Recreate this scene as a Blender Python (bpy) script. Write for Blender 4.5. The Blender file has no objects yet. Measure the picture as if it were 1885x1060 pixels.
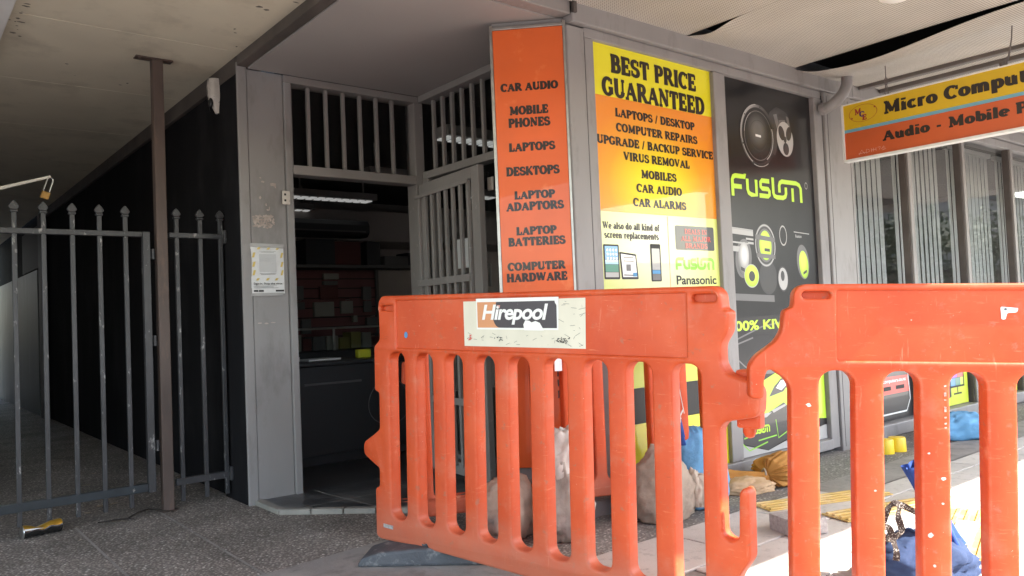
import bpy, bmesh, math, random
from math import radians as RD, sin, cos, pi, hypot, atan2
from mathutils import Vector, Matrix, noise

S = bpy.context.scene
COL = S.collection
# ------------------------------------------------------------------ camera
YAW, PIT, ROL, FPX, CAMH = RD(51.099), RD(2.092), RD(-2.420), 1453.36, 1.03
cd = bpy.data.cameras.new('camera'); cam = bpy.data.objects.new('camera', cd); COL.objects.link(cam)
cd.sensor_width = 36; cd.lens = FPX / 1885 * 36; cd.clip_end = 400; cd.clip_start = .02
fw = Vector((cos(PIT)*cos(YAW), cos(PIT)*sin(YAW), sin(PIT)))
r0 = Vector((sin(YAW), -cos(YAW), 0)); u0 = r0.cross(fw)
rt = r0*cos(ROL) + u0*sin(ROL); up = u0*cos(ROL) - r0*sin(ROL)
cam.matrix_world = Matrix(((rt.x, up.x, -fw.x, 0), (rt.y, up.y, -fw.y, 0), (rt.z, up.z, -fw.z, CAMH), (0, 0, 0, 1)))
S.camera = cam
# ------------------------------------------------------------------ light
SUN_EL, SUN_AZ = RD(43.9), Vector((.62, -.785))          # sun stands over the street
W = bpy.data.worlds.new('World'); S.world = W; W.use_nodes = True
nt = W.node_tree; sky = nt.nodes.new('ShaderNodeTexSky'); sky.sky_type = 'NISHITA'; sky.sun_disc = False
sky.sun_elevation = SUN_EL; sky.sun_rotation = atan2(SUN_AZ.x, SUN_AZ.y)
sky.dust_density = 1.0; sky.air_density = 1.0
wb = nt.nodes.new('ShaderNodeMix'); wb.data_type = 'RGBA'; wb.blend_type = 'MULTIPLY'; wb.inputs[0].default_value = 1; wb.inputs[7].default_value = (1.11, 1.0, .86, 1)   # warm white balance
nt.links.new(sky.outputs[0], wb.inputs[6]); nt.links.new(wb.outputs[2], nt.nodes['Background'].inputs[0]); nt.nodes['Background'].inputs[1].default_value = .15
sd = bpy.data.lights.new('sun', 'SUN'); sd.energy = 2.8; sd.angle = RD(.5); sd.color = (1, .94, .86)
sun = bpy.data.objects.new('sun', sd); COL.objects.link(sun)
dv = Vector((SUN_AZ.x*cos(SUN_EL), SUN_AZ.y*cos(SUN_EL), sin(SUN_EL)))
sun.rotation_euler = dv.to_track_quat('Z', 'Y').to_euler(); sun.location = dv*20
S.view_settings.view_transform = 'Standard'; S.view_settings.look = 'None'; S.view_settings.gamma = 1
S.view_settings.exposure = 2.85
try:
    S.cycles.max_bounces = 10; S.cycles.diffuse_bounces = 6; S.cycles.transparent_max_bounces = 16
    S.cycles.sample_clamp_indirect = 6
except Exception: pass
random.seed(4)

# ------------------------------------------------------------------ materials
def mat(name, col, rough=.6, metal=0, spec=.5, vary=0, vscale=6, dirt=None, dscale=5, dlo=.55, dhi=.7, bump=0, bscale=40,
        coat=0, stretch=None, emit=0):
    m = bpy.data.materials.new(name); m.use_nodes = True; t = m.node_tree; N = t.nodes; L = t.links
    p = N['Principled BSDF']; p.inputs['Roughness'].default_value = rough; p.inputs['Metallic'].default_value = metal
    p.inputs['Specular IOR Level'].default_value = spec
    if coat: p.inputs['Coat Weight'].default_value = coat*.5; p.inputs['Coat Roughness'].default_value = .015
    p.inputs['Base Color'].default_value = (*col, 1)
    if emit: p.inputs['Emission Color'].default_value = (*col, 1); p.inputs['Emission Strength'].default_value = emit
    if vary or dirt or bump:
        tc = N.new('ShaderNodeTexCoord'); src = tc.outputs['Object']
        if stretch:
            mp = N.new('ShaderNodeMapping'); mp.inputs['Scale'].default_value = stretch; L.new(src, mp.inputs[0]); src = mp.outputs[0]
    cur = None
    if vary:
        n = N.new('ShaderNodeTexNoise'); n.inputs['Scale'].default_value = vscale; n.inputs['Detail'].default_value = 5; L.new(src, n.inputs[0])
        r = N.new('ShaderNodeValToRGB'); L.new(n.outputs[0], r.inputs[0])
        r.color_ramp.elements[0].position = .3; r.color_ramp.elements[1].position = .7
        r.color_ramp.elements[0].color = (*[max(0, c*(1-vary)) for c in col], 1); r.color_ramp.elements[1].color = (*[min(1, c*(1+vary)) for c in col], 1)
        cur = r.outputs[0]
    if dirt:
        n = N.new('ShaderNodeTexNoise'); n.inputs['Scale'].default_value = dscale; n.inputs['Detail'].default_value = 8; n.inputs['Roughness'].default_value = .65
        L.new(src, n.inputs[0])
        r = N.new('ShaderNodeValToRGB'); L.new(n.outputs[0], r.inputs[0]); r.color_ramp.elements[0].position = dlo; r.color_ramp.elements[1].position = dhi
        x = N.new('ShaderNodeMix'); x.data_type = 'RGBA'; L.new(r.outputs[0], x.inputs[0])
        if cur: L.new(cur, x.inputs[6])
        else: x.inputs[6].default_value = (*col, 1)
        x.inputs[7].default_value = (*dirt, 1); cur = x.outputs[2]
    if cur: L.new(cur, p.inputs['Base Color'])
    if bump:
        n = N.new('ShaderNodeTexNoise'); n.inputs['Scale'].default_value = bscale; n.inputs['Detail'].default_value = 4; L.new(src, n.inputs[0])
        b = N.new('ShaderNodeBump'); b.inputs['Strength'].default_value = bump; b.inputs['Distance'].default_value = .01
        L.new(n.outputs[0], b.inputs['Height']); L.new(b.outputs[0], p.inputs['Normal'])
    return m

def mat_aggregate(name, a, b, c, scale=85, mortar=(.10, .095, .09)):
    m = bpy.data.materials.new(name); m.use_nodes = True; t = m.node_tree; N = t.nodes; L = t.links; p = N['Principled BSDF']
    tc = N.new('ShaderNodeTexCoord'); wn = N.new('ShaderNodeTexNoise'); wn.inputs['Scale'].default_value = 40; L.new(tc.outputs['Object'], wn.inputs[0])
    ad = N.new('ShaderNodeMix'); ad.data_type = 'VECTOR'; ad.inputs[0].default_value = .012
    L.new(tc.outputs['Object'], ad.inputs[4]); L.new(wn.outputs[1], ad.inputs[5])
    v = N.new('ShaderNodeTexVoronoi'); v.inputs['Scale'].default_value = scale; L.new(ad.outputs[1], v.inputs['Vector'])
    sep = N.new('ShaderNodeSeparateColor'); L.new(v.outputs['Color'], sep.inputs[0])
    r = N.new('ShaderNodeValToRGB'); L.new(sep.outputs[0], r.inputs[0]); e = r.color_ramp.elements
    e[0].position = 0; e[0].color = (*a, 1); e[1].position = 1; e[1].color = (*c, 1); q = e.new(.5); q.color = (*b, 1); q = e.new(.85); q.color = (*b, 1)
    d = N.new('ShaderNodeMapRange'); d.inputs[1].default_value = .25; d.inputs[2].default_value = .6; L.new(v.outputs['Distance'], d.inputs[0])
    x = N.new('ShaderNodeMix'); x.data_type = 'RGBA'; L.new(d.outputs[0], x.inputs[0]); L.new(r.outputs[0], x.inputs[6]); x.inputs[7].default_value = (*mortar, 1)
    n = N.new('ShaderNodeTexNoise'); n.inputs['Scale'].default_value = 2.2; n.inputs['Detail'].default_value = 6; L.new(tc.outputs['Object'], n.inputs[0])
    r2 = N.new('ShaderNodeValToRGB'); L.new(n.outputs[0], r2.inputs[0]); r2.color_ramp.elements[0].position = .3; r2.color_ramp.elements[1].position = .7
    r2.color_ramp.elements[0].color = (.58, .565, .55, 1); r2.color_ramp.elements[1].color = (1, .98, .97, 1)
    y = N.new('ShaderNodeMix'); y.data_type = 'RGBA'; y.blend_type = 'MULTIPLY'; y.inputs[0].default_value = 1; L.new(x.outputs[2], y.inputs[6]); L.new(r2.outputs[0], y.inputs[7])
    v2 = N.new('ShaderNodeTexVoronoi'); v2.inputs['Scale'].default_value = 3.3; L.new(tc.outputs['Object'], v2.inputs['Vector'])
    gm = N.new('ShaderNodeMapRange'); gm.inputs[1].default_value = .045; gm.inputs[2].default_value = .07; gm.inputs[3].default_value = .7; gm.inputs[4].default_value = 0; L.new(v2.outputs['Distance'], gm.inputs[0])
    n3 = N.new('ShaderNodeTexNoise'); n3.inputs['Scale'].default_value = 1.1; n3.inputs['Detail'].default_value = 9; L.new(tc.outputs['Object'], n3.inputs[0])
    sm_ = N.new('ShaderNodeMapRange'); sm_.inputs[1].default_value = .54; sm_.inputs[2].default_value = .68; sm_.inputs[4].default_value = .38; L.new(n3.outputs[0], sm_.inputs[0])
    mx = N.new('ShaderNodeMath'); mx.operation = 'MAXIMUM'; L.new(gm.outputs[0], mx.inputs[0]); L.new(sm_.outputs[0], mx.inputs[1])
    z = N.new('ShaderNodeMix'); z.data_type = 'RGBA'; L.new(mx.outputs[0], z.inputs[0]); L.new(y.outputs[2], z.inputs[6]); z.inputs[7].default_value = (.17, .155, .142, 1); y = z
    L.new(y.outputs[2], p.inputs['Base Color']); p.inputs['Roughness'].default_value = .8; p.inputs['Specular IOR Level'].default_value = .25
    bp = N.new('ShaderNodeBump'); bp.inputs['Strength'].default_value = .5; bp.inputs['Distance'].default_value = .004; bp.invert = True
    L.new(v.outputs['Distance'], bp.inputs['Height']); L.new(bp.outputs[0], p.inputs['Normal'])
    return m

def mat_perforated(name, base, hole, pitch, rad):
    m = bpy.data.materials.new(name); m.use_nodes = True; t = m.node_tree; N = t.nodes; L = t.links; p = N['Principled BSDF']
    tc = N.new('ShaderNodeTexCoord'); sp = N.new('ShaderNodeSeparateXYZ'); L.new(tc.outputs['Object'], sp.inputs[0])
    def M(op, a, b=None):
        n = N.new('ShaderNodeMath'); n.operation = op
        for i, v in enumerate((a, b)):
            if v is None: continue
            if isinstance(v, (int, float)): n.inputs[i].default_value = v
            else: L.new(v, n.inputs[i])
        return n.outputs[0]
    f = []
    for ax in (0, 1):
        q = M('SUBTRACT', M('FRACT', M('DIVIDE', sp.outputs[ax], pitch)), .5); f.append(M('MULTIPLY', q, q))
    d = M('LESS_THAN', M('ADD', f[0], f[1]), rad*rad)
    n = N.new('ShaderNodeTexNoise'); n.inputs['Scale'].default_value = 1.6; n.inputs['Detail'].default_value = 6; L.new(tc.outputs['Object'], n.inputs[0])
    r = N.new('ShaderNodeValToRGB'); L.new(n.outputs[0], r.inputs[0]); r.color_ramp.elements[0].position = .3; r.color_ramp.elements[1].position = .62
    r.color_ramp.elements[0].color = (*[c*.8 for c in base], 1); r.color_ramp.elements[1].color = (*base, 1)
    x = N.new('ShaderNodeMix'); x.data_type = 'RGBA'; L.new(d, x.inputs[0]); L.new(r.outputs[0], x.inputs[6]); x.inputs[7].default_value = (*hole, 1)
    L.new(x.outputs[2], p.inputs['Base Color']); p.inputs['Roughness'].default_value = .7
    return m

def mat_barrier(name):
    m = bpy.data.materials.new(name); m.use_nodes = True; t = m.node_tree; N = t.nodes; L = t.links; p = N['Principled BSDF']
    tc = N.new('ShaderNodeTexCoord'); base = (.55, .056, .009)
    def nz(scale, det, vec=None):
        n = N.new('ShaderNodeTexNoise'); n.inputs['Scale'].default_value = scale; n.inputs['Detail'].default_value = det; n.inputs['Roughness'].default_value = .65
        L.new(vec if vec else tc.outputs['Object'], n.inputs[0]); return n.outputs[0]
    def ramp(v, lo, hi, c0=(0, 0, 0), c1=(1, 1, 1)):
        r = N.new('ShaderNodeValToRGB'); L.new(v, r.inputs[0]); r.color_ramp.elements[0].position = lo; r.color_ramp.elements[1].position = hi
        r.color_ramp.elements[0].color = (*c0, 1); r.color_ramp.elements[1].color = (*c1, 1); return r.outputs[0]
    def mix(f, a, b):
        x = N.new('ShaderNodeMix'); x.data_type = 'RGBA'
        if isinstance(f, float): x.inputs[0].default_value = f
        else: L.new(f, x.inputs[0])
        L.new(a, x.inputs[6])
        if isinstance(b, tuple): x.inputs[7].default_value = (*b, 1)
        else: L.new(b, x.inputs[7])
        return x.outputs[2]
    c = ramp(nz(3, 5), .3, .7, tuple(v*.9 for v in base), (.62, .088, .022))
    mp = N.new('ShaderNodeMapping'); mp.inputs['Scale'].default_value = (9, 60, 9); mp.inputs['Rotation'].default_value = (0, 0, .5); L.new(tc.outputs['Object'], mp.inputs[0])
    c = mix(ramp(nz(1.3, 6, mp.outputs[0]), .60, .72, (0, 0, 0), (.55, .55, .55)), c, (.68, .22, .11))          # pale scratches
    mp2 = N.new('ShaderNodeMapping'); mp2.inputs['Scale'].default_value = (70, 8, 9); mp2.inputs['Rotation'].default_value = (0, 0, -.35); L.new(tc.outputs['Object'], mp2.inputs[0])
    c = mix(ramp(nz(1.0, 6, mp2.outputs[0]), .62, .74, (0, 0, 0), (.5, .5, .5)), c, (.70, .27, .16)); c = mix(ramp(nz(2.2, 7), .45, .75, (0, 0, 0), (.5, .5, .5)), c, (.60, .11, .038))
    c = mix(ramp(nz(26, 8), .60, .68), c, (.42, .11, .055)); c = mix(ramp(nz(4.5, 9), .56, .72, (0, 0, 0), (.55, .55, .55)), c, (.52, .17, .10)); c = mix(ramp(nz(90, 4), .70, .74), c, (.72, .42, .32))                            # grime specks
    g = N.new('ShaderNodeNewGeometry'); bv = N.new('ShaderNodeBevel'); bv.samples = 4; bv.inputs['Radius'].default_value = .012
    dt = N.new('ShaderNodeVectorMath'); dt.operation = 'DOT_PRODUCT'; L.new(g.outputs['Normal'], dt.inputs[0]); L.new(bv.outputs[0], dt.inputs[1])
    pt = ramp(dt.outputs['Value'], .86, .985, (.75, .75, .75), (0, 0, 0))
    mm = N.new('ShaderNodeMath'); mm.operation = 'MULTIPLY'; L.new(pt, mm.inputs[0]); L.new(ramp(nz(18, 8), .42, .6), mm.inputs[1])
    mp3 = N.new('ShaderNodeMapping'); mp3.inputs['Scale'].default_value = (6, 38, 6); mp3.inputs['Rotation'].default_value = (0, 0, -.9); mp3.inputs['Location'].default_value = (3, 7, 1); L.new(tc.outputs['Object'], mp3.inputs[0])
    c = mix(ramp(nz(1.0, 7, mp3.outputs[0]), .67, .73, (0, 0, 0), (.7, .7, .7)), c, (.17, .04, .022))       # dark scrapes
    c = mix(mm.outputs[0], c, (.72, .33, .21))                                        # scuffed edges
    # dried splash dust kicked up over the foot rail, uneven top
    s = N.new('ShaderNodeSeparateXYZ'); L.new(tc.outputs['Object'], s.inputs[0])
    ma = N.new('ShaderNodeMath'); ma.operation = 'MULTIPLY_ADD'; ma.inputs[1].default_value = .35; L.new(nz(7, 8), ma.inputs[0]); L.new(s.outputs[1], ma.inputs[2])
    d = ramp(ma.outputs[0], .2, .42, (.55, .55, .55), (0, 0, 0))
    c = mix(d, c, (.42, .17, .11))
    L.new(c, p.inputs['Base Color']); p.inputs['Roughness'].default_value = .42; p.inputs['Specular IOR Level'].default_value = .4
    L.new(ramp(nz(8, 6), .3, .7, (.34, .34, .34), (.6, .6, .6)), p.inputs['Roughness'])
    b = N.new('ShaderNodeBump'); b.inputs['Strength'].default_value = .12; b.inputs['Distance'].default_value = .004; L.new(nz(14, 5), b.inputs['Height']); L.new(b.outputs[0], p.inputs['Normal'])
    return m

def mat_glass(name, tint=(1, 1, 1), rough=.0, ior=1.42):
    m = bpy.data.materials.new(name); m.use_nodes = True; t = m.node_tree; N = t.nodes; L = t.links
    N.remove(N['Principled BSDF']); o = N['Material Output']
    g = N.new('ShaderNodeBsdfGlossy'); g.inputs['Roughness'].default_value = rough
    tr = N.new('ShaderNodeBsdfTransparent'); tr.inputs[0].default_value = (*tint, 1)
    f = N.new('ShaderNodeFresnel'); f.inputs[0].default_value = ior
    x = N.new('ShaderNodeMixShader'); L.new(f.outputs[0], x.inputs[0]); L.new(tr.outputs[0], x.inputs[1]); L.new(g.outputs[0], x.inputs[2]); L.new(x.outputs[0], o.inputs[0])
    return m

def mat_gradient(name, c0, c1, c2, cx, cz, rx, rz, coat=1):
    """printed radial colour blend of a sign (Object coords x,z)"""
    m = bpy.data.materials.new(name); m.use_nodes = True; t = m.node_tree; N = t.nodes; L = t.links; p = N['Principled BSDF']
    tc = N.new('ShaderNodeTexCoord'); mp = N.new('ShaderNodeMapping'); mp.vector_type = 'TEXTURE'
    mp.inputs['Location'].default_value = (cx, 0, cz); mp.inputs['Scale'].default_value = (rx, 1000, rz); L.new(tc.outputs['Object'], mp.inputs[0])
    g = N.new('ShaderNodeTexGradient'); g.gradient_type = 'SPHERICAL'; L.new(mp.outputs[0], g.inputs[0])
    r = N.new('ShaderNodeValToRGB'); L.new(g.outputs[1], r.inputs[0]); e = r.color_ramp.elements
    e[0].position = 0; e[0].color = (*c0, 1); e[1].position = .75; e[1].color = (*c2, 1); q = e.new(.35); q.color = (*c1, 1)
    L.new(r.outputs[0], p.inputs['Base Color']); p.inputs['Roughness'].default_value = .35
    if coat: p.inputs['Coat Weight'].default_value = coat*.5; p.inputs['Coat Roughness'].default_value = .01
    return m

M = {}
M['orange'] = mat_barrier('barrier_plastic')
M['agg'] = mat_aggregate('exposed_aggregate', (.25, .225, .205), (.46, .41, .375), (.92, .87, .80), scale=80, mortar=(.19, .172, .156))
M['aggside'] = mat_aggregate('lit_side_aggregate', (.24, .225, .215), (.40, .38, .36), (.72, .70, .67), 70, (.22, .21, .20))  # right side aggregate, its tone set to carry the stronger light there
M['paver'] = mat('pale_paver', (.52, .49, .46), .8, vary=.12, vscale=3, dirt=(.33, .31, .30), dscale=22, dlo=.56, dhi=.72, bump=.25, bscale=120)
M['conc'] = mat('smooth_concrete', (.27, .25, .235), .8, vary=.2, vscale=4, dirt=(.16, .15, .14), dscale=9, dlo=.5, dhi=.72, bump=.3, bscale=90)
M['block'] = mat('block_concrete', (.36, .33, .32), .85, vary=.2, vscale=60, bump=.5, bscale=160)
M['asphalt'] = mat('asphalt', (.05, .05, .05), .85, vary=.3, vscale=50)
M['tile'] = mat('slate_tile', (.05, .05, .053), .35, vary=.45, vscale=5, dirt=(.15, .145, .14), dscale=3, dlo=.5, dhi=.75, bump=.15, bscale=25)
M['tileedge'] = mat('stone_edge', (.25, .235, .21), .7, vary=.15, vscale=8, dirt=(.2, .19, .18), dscale=10)
M['grout'] = mat('grout', (.33, .32, .30), .8)
M['grey'] = mat('grey_paint', (.255, .24, .235), .5, vary=.10, vscale=2.5, stretch=(1, 1, .35), dirt=(.15, .135, .128), dscale=7, dlo=.53, dhi=.80, bump=.06, bscale=30)
M['grey2'] = mat('grey_paint_dusty', (.235, .215, .205), .5, vary=.1, vscale=3, dirt=(.34, .31, .29), dscale=16, dlo=.63, dhi=.72, bump=.08, bscale=30)
M['dgrey'] = mat('brown_grey_metal', (.13, .115, .11), .5, vary=.12, vscale=5, dirt=(.2, .18, .17), dscale=14, dlo=.6, dhi=.75)
M['seam'] = mat('seam_shadow_gap', (.03, .028, .027), .9)
M['soffit'] = mat('soffit_board', (.33, .30, .285), .75, vary=.05, vscale=1.5)
M['cream'] = mat('cream_ceiling', (.66, .59, .46), .75, vary=.06, vscale=2, dirt=(.44, .38, .29), dscale=2.3, dlo=.53, dhi=.8)
M['stain'] = mat('mould_stain', (.17, .15, .12), .9, vary=.4, vscale=20)
M['perf'] = mat_perforated('perforated_sheet', (.52, .48, .43), (.09, .085, .08), .0145, .27)
M['plainsheet'] = mat('sheet_edge', (.5, .47, .43), .7, vary=.06, vscale=3)
M['void'] = mat('roof_void', (.05, .046, .046), .95)
M['blackwall'] = mat('black_wall_paint', (.014, .0135, .015), .85, spec=.03, vary=.12, vscale=2, dirt=(.030, .029, .030), dscale=1.6, dlo=.5, dhi=.8, stretch=(1, 1.2, .6))
M['brownbeam'] = mat('brown_trim', (.085, .07, .062), .6, vary=.25, vscale=5)
M['whitesheet'] = mat('weathered_white_sheet', (.13, .15, .155), .5, vary=.1, vscale=2, dirt=(.24, .27, .275), dscale=4, dlo=.6, dhi=.72, stretch=(1, 2, .3))
M['rust'] = mat('brown_painted_steel', (.075, .05, .041), .55, vary=.25, vscale=9, dirt=(.13, .08, .06), dscale=15, dlo=.55, dhi=.7, stretch=(1, 1, .25))
M['iron'] = mat('worn_black_iron', (.033, .032, .035), .45, vary=.3, vscale=8, dirt=(.30, .29, .28), dscale=26, dlo=.60, dhi=.68, stretch=(1, 1, .4), bump=.2, bscale=60)
M['ironblue'] = mat('worn_dark_blue_iron', (.014, .019, .024), .45, vary=.3, vscale=8, dirt=(.3, .28, .25), dscale=20, dlo=.64, dhi=.7)
M['white'] = mat('white_paint', (.72, .71, .69), .5, vary=.05, vscale=8)
M['dirtywhite'] = mat('dirty_white_plastic', (.55, .5, .45), .4, vary=.12, vscale=20, dirt=(.2, .17, .15), dscale=40, dlo=.6, dhi=.7)
M['black'] = mat('black_plastic', (.012, .012, .013), .3)
M['brass'] = mat('brass', (.21, .115, .035), .42, metal=.8, vary=.2, vscale=30)
M['steel'] = mat('galvanised_steel', (.45, .44, .42), .38, metal=1, vary=.15, vscale=20)
M['whitesteel'] = mat('pale_painted_rod', (.50, .47, .42), .5, vary=.15, vscale=20)
M['glass'] = mat_glass('window_glass', (.93, .94, .94), 0, 1.75)
M['clear'] = mat_glass('clear_glass', (.92, .94, .93))
M['orsign'] = mat('orange_sign_face', (.70, .115, .018), .4, vary=.06, vscale=5, dirt=(.78, .2, .06), dscale=6, dlo=.58, dhi=.72, coat=.5)
M['ink'] = mat('dark_brown_lettering', (.02, .012, .009), .4, coat=.4)
M['inkm'] = mat('matt_black_lettering', (.018, .015, .016), .5)
M['yel'] = mat('yellow_print', (.80, .72, .015), .35, coat=1)
M['pale'] = mat_gradient('pale_yellow_print', (.58, .66, .07), (.66, .69, .24), (.72, .73, .50), -.02, 1.27, .75, .55)
M['ograd'] = mat_gradient('orange_yellow_print', (.78, .24, .015), (.80, .34, .01), (.86, .72, .01), -.01, 1.62, .62, .46)
M['gloss'] = mat('black_poster_print', (.014, .013, .015), .3, vary=.3, vscale=3, coat=.3)
M['g1'] = mat('print_light_grey', (.42, .41, .40), .35, coat=1)
M['g2'] = mat('print_mid_grey', (.15, .145, .145), .35, coat=1)
M['g3'] = mat('print_dark_grey', (.05, .048, .05), .35, coat=1)
M['lime'] = mat('lime_print', (.52, .78, .05), .35, coat=1)
M['limed'] = mat('green_print', (.28, .62, .06), .35, coat=1)
M['pwhite'] = mat('print_white', (.8, .8, .78), .35, coat=1)
M['pred'] = mat('print_red', (.62, .06, .05), .35, coat=1)
M['pblue'] = mat('print_blue', (.06, .28, .55), .35, coat=1)
M['pcyan'] = mat('print_pale_blue', (.35, .6, .75), .35, coat=1)
M['pgreen'] = mat('print_sea_green', (.07, .25, .18), .35, coat=1)
M['ppurple'] = mat('print_purple', (.30, .08, .55), .35, coat=1)
M['mceyel'] = mat('golden_sign_face', (.66, .43, .012), .4, vary=.05, vscale=3, coat=.3)
M['mceor'] = mat('red_orange_sign_face', (.56, .10, .025), .4, vary=.07, vscale=3, coat=.3)
M['mceblue'] = mat('blue_stripe', (.16, .38, .50), .4)
M['maroon'] = mat('maroon_print', (.35, .03, .03), .4)
M['navy'] = mat('navy_print', (.06, .03, .16), .4)
M['cream_stick'] = mat('aged_cream_sticker', (.68, .64, .52), .5, vary=.05, vscale=10, dirt=(.45, .41, .33), dscale=40, dlo=.66, dhi=.72, stretch=(1, .5, 1))
M['stickor'] = mat('faded_orange_print', (.62, .27, .12), .45)
M['stickblk'] = mat('purple_black_print', (.035, .025, .035), .4, dirt=(.2, .18, .2), dscale=40, dlo=.68, dhi=.72)
M['stickw'] = mat('white_sticker', (.80, .79, .76), .4)
M['blueblob'] = mat('blue_paint_spot', (.09, .25, .48), .5)
M['refl'] = mat('white_reflector', (.82, .80, .82), .3)
M['paper'] = mat('paper', (.66, .66, .66), .6, vary=.04, vscale=20)
M['gold'] = mat('poster_gold', (.62, .46, .12), .5)
M['rubber'] = mat('dusty_black_rubber', (.07, .073, .082), .7, vary=.25, vscale=10, dirt=(.24, .235, .23), dscale=20, dlo=.56, dhi=.72, bump=.4, bscale=60)
def cloth(n, c, **k): return mat(n, c, .85, vary=.14, vscale=9, dirt=tuple(v*.62 for v in c), dscale=7, dlo=.52, dhi=.75, bump=.35, bscale=35, spec=.2, **k)
M['beige'] = cloth('beige_canvas', (.50, .42, .34)); M['offw'] = cloth('off_white_canvas', (.68, .64, .58)); M['taupe'] = cloth('taupe_canvas', (.37, .30, .24))
M['greybag'] = cloth('grey_canvas', (.44, .39, .34))
M['ltblue'] = cloth('light_blue_fabric', (.16, .36, .58)); M['tan'] = cloth('tan_fabric', (.43, .205, .055)); M['tanp'] = cloth('pale_tan_fabric', (.52, .36, .22))
M['royal'] = cloth('royal_blue_fabric', (.03, .07, .25)); M['dusk'] = cloth('dusty_blue_fabric', (.034, .055, .12))
M['strap'] = mat('speckled_webbing', (.045, .03, .025), .8, dirt=(.5, .48, .42), dscale=160, dlo=.55, dhi=.6)
M['tact'] = mat('yellow_tactile', (.58, .40, .13), .7, vary=.15, vscale=10, dirt=(.66, .52, .32), dscale=8, dlo=.5, dhi=.7)
M['tape'] = mat('duct_tape', (.34, .35, .36), .4, vary=.15, vscale=30, bump=.6, bscale=50)
M['yellowcap'] = mat('yellow_plastic', (.78, .55, .02), .35)
M['can'] = mat('black_can', (.012, .012, .012), .25, coat=.5); M['cangold'] = mat('gold_can', (.62, .36, .05), .3, metal=.7); M['canend'] = mat('aluminium', (.6, .6, .6), .3, metal=1)
M['twig'] = mat('dark_twig', (.022, .017, .014), .9); M['leaf'] = mat('dry_leaf', (.30, .24, .18), .8, vary=.3, vscale=30)
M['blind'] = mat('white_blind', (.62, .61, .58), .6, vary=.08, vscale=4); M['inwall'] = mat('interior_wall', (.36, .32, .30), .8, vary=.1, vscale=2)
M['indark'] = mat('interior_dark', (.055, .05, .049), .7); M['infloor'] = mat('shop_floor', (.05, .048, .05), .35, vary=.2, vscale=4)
M['slat'] = mat('dark_red_slatwall', (.15, .05, .05), .5, vary=.12, vscale=3); M['slatgap'] = mat('slat_groove', (.02, .012, .012), .7)
M['louvre'] = mat('lit_louvre', (.7, .7, .68), .4, emit=.065); M['fixture'] = mat('fixture_metal', (.22, .2, .19), .5)
M['boxw'] = mat('carton_white', (.24, .23, .20), .6); M['boxy'] = mat('carton_yellow', (.22, .19, .055), .6); M['boxr'] = mat('carton_red', (.10, .024, .022), .6)
M['boxk'] = mat('carton_black', (.03, .03, .033), .5); M['boxb'] = mat('carton_grey', (.11, .105, .105), .6)
M['bag_y'] = mat('yellow_bag', (.55, .55, .03), .5); M['bark'] = mat('bark', (.09, .07, .05), .9); M['leafg'] = mat('foliage', (.04, .07, .025), .7)
M['farwall'] = mat('far_wall', (.30, .27, .25), .8, vary=.1, vscale=1); M['farawn'] = mat('far_awning', (.06, .06, .065), .7); M['farglass'] = mat('far_glass', (.03, .035, .04), .1)
M['rimcol'] = mat('deep_orange', (.55, .07, .02), .5)

# ------------------------------------------------------------------ mesh helpers
ROOTS = {}
def tag(o, label=None, cat=None, group=None, kind=None):
    for k, v in (('label', label), ('category', cat), ('group', group), ('kind', kind)):
        if v: o[k] = v
    return o
def thing(name, label, cat, loc=(0, 0, 0), group=None, m4=None):
    o = bpy.data.objects.new(name, None); COL.objects.link(o); o.empty_display_size = .1
    mm = m4 if m4 is not None else Matrix.Translation(Vector(loc)); o.matrix_basis = mm
    ROOTS[o.name] = mm.inverted(); return tag(o, label, cat, group)
def rootinv(o):
    while o.parent: o = o.parent
    return ROOTS.get(o.name)
class PF:                                             # plane frame: point = o + u*a + v*b + n*c
    def __init__(s, o, u, v, n=None):
        s.o, s.u, s.v = Vector(o), Vector(u).normalized(), Vector(v).normalized(); s.n = Vector(n).normalized() if n else s.u.cross(s.v)
    def __call__(s, a, b, c=0): return s.o + s.u*a + s.v*b + s.n*c
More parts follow.
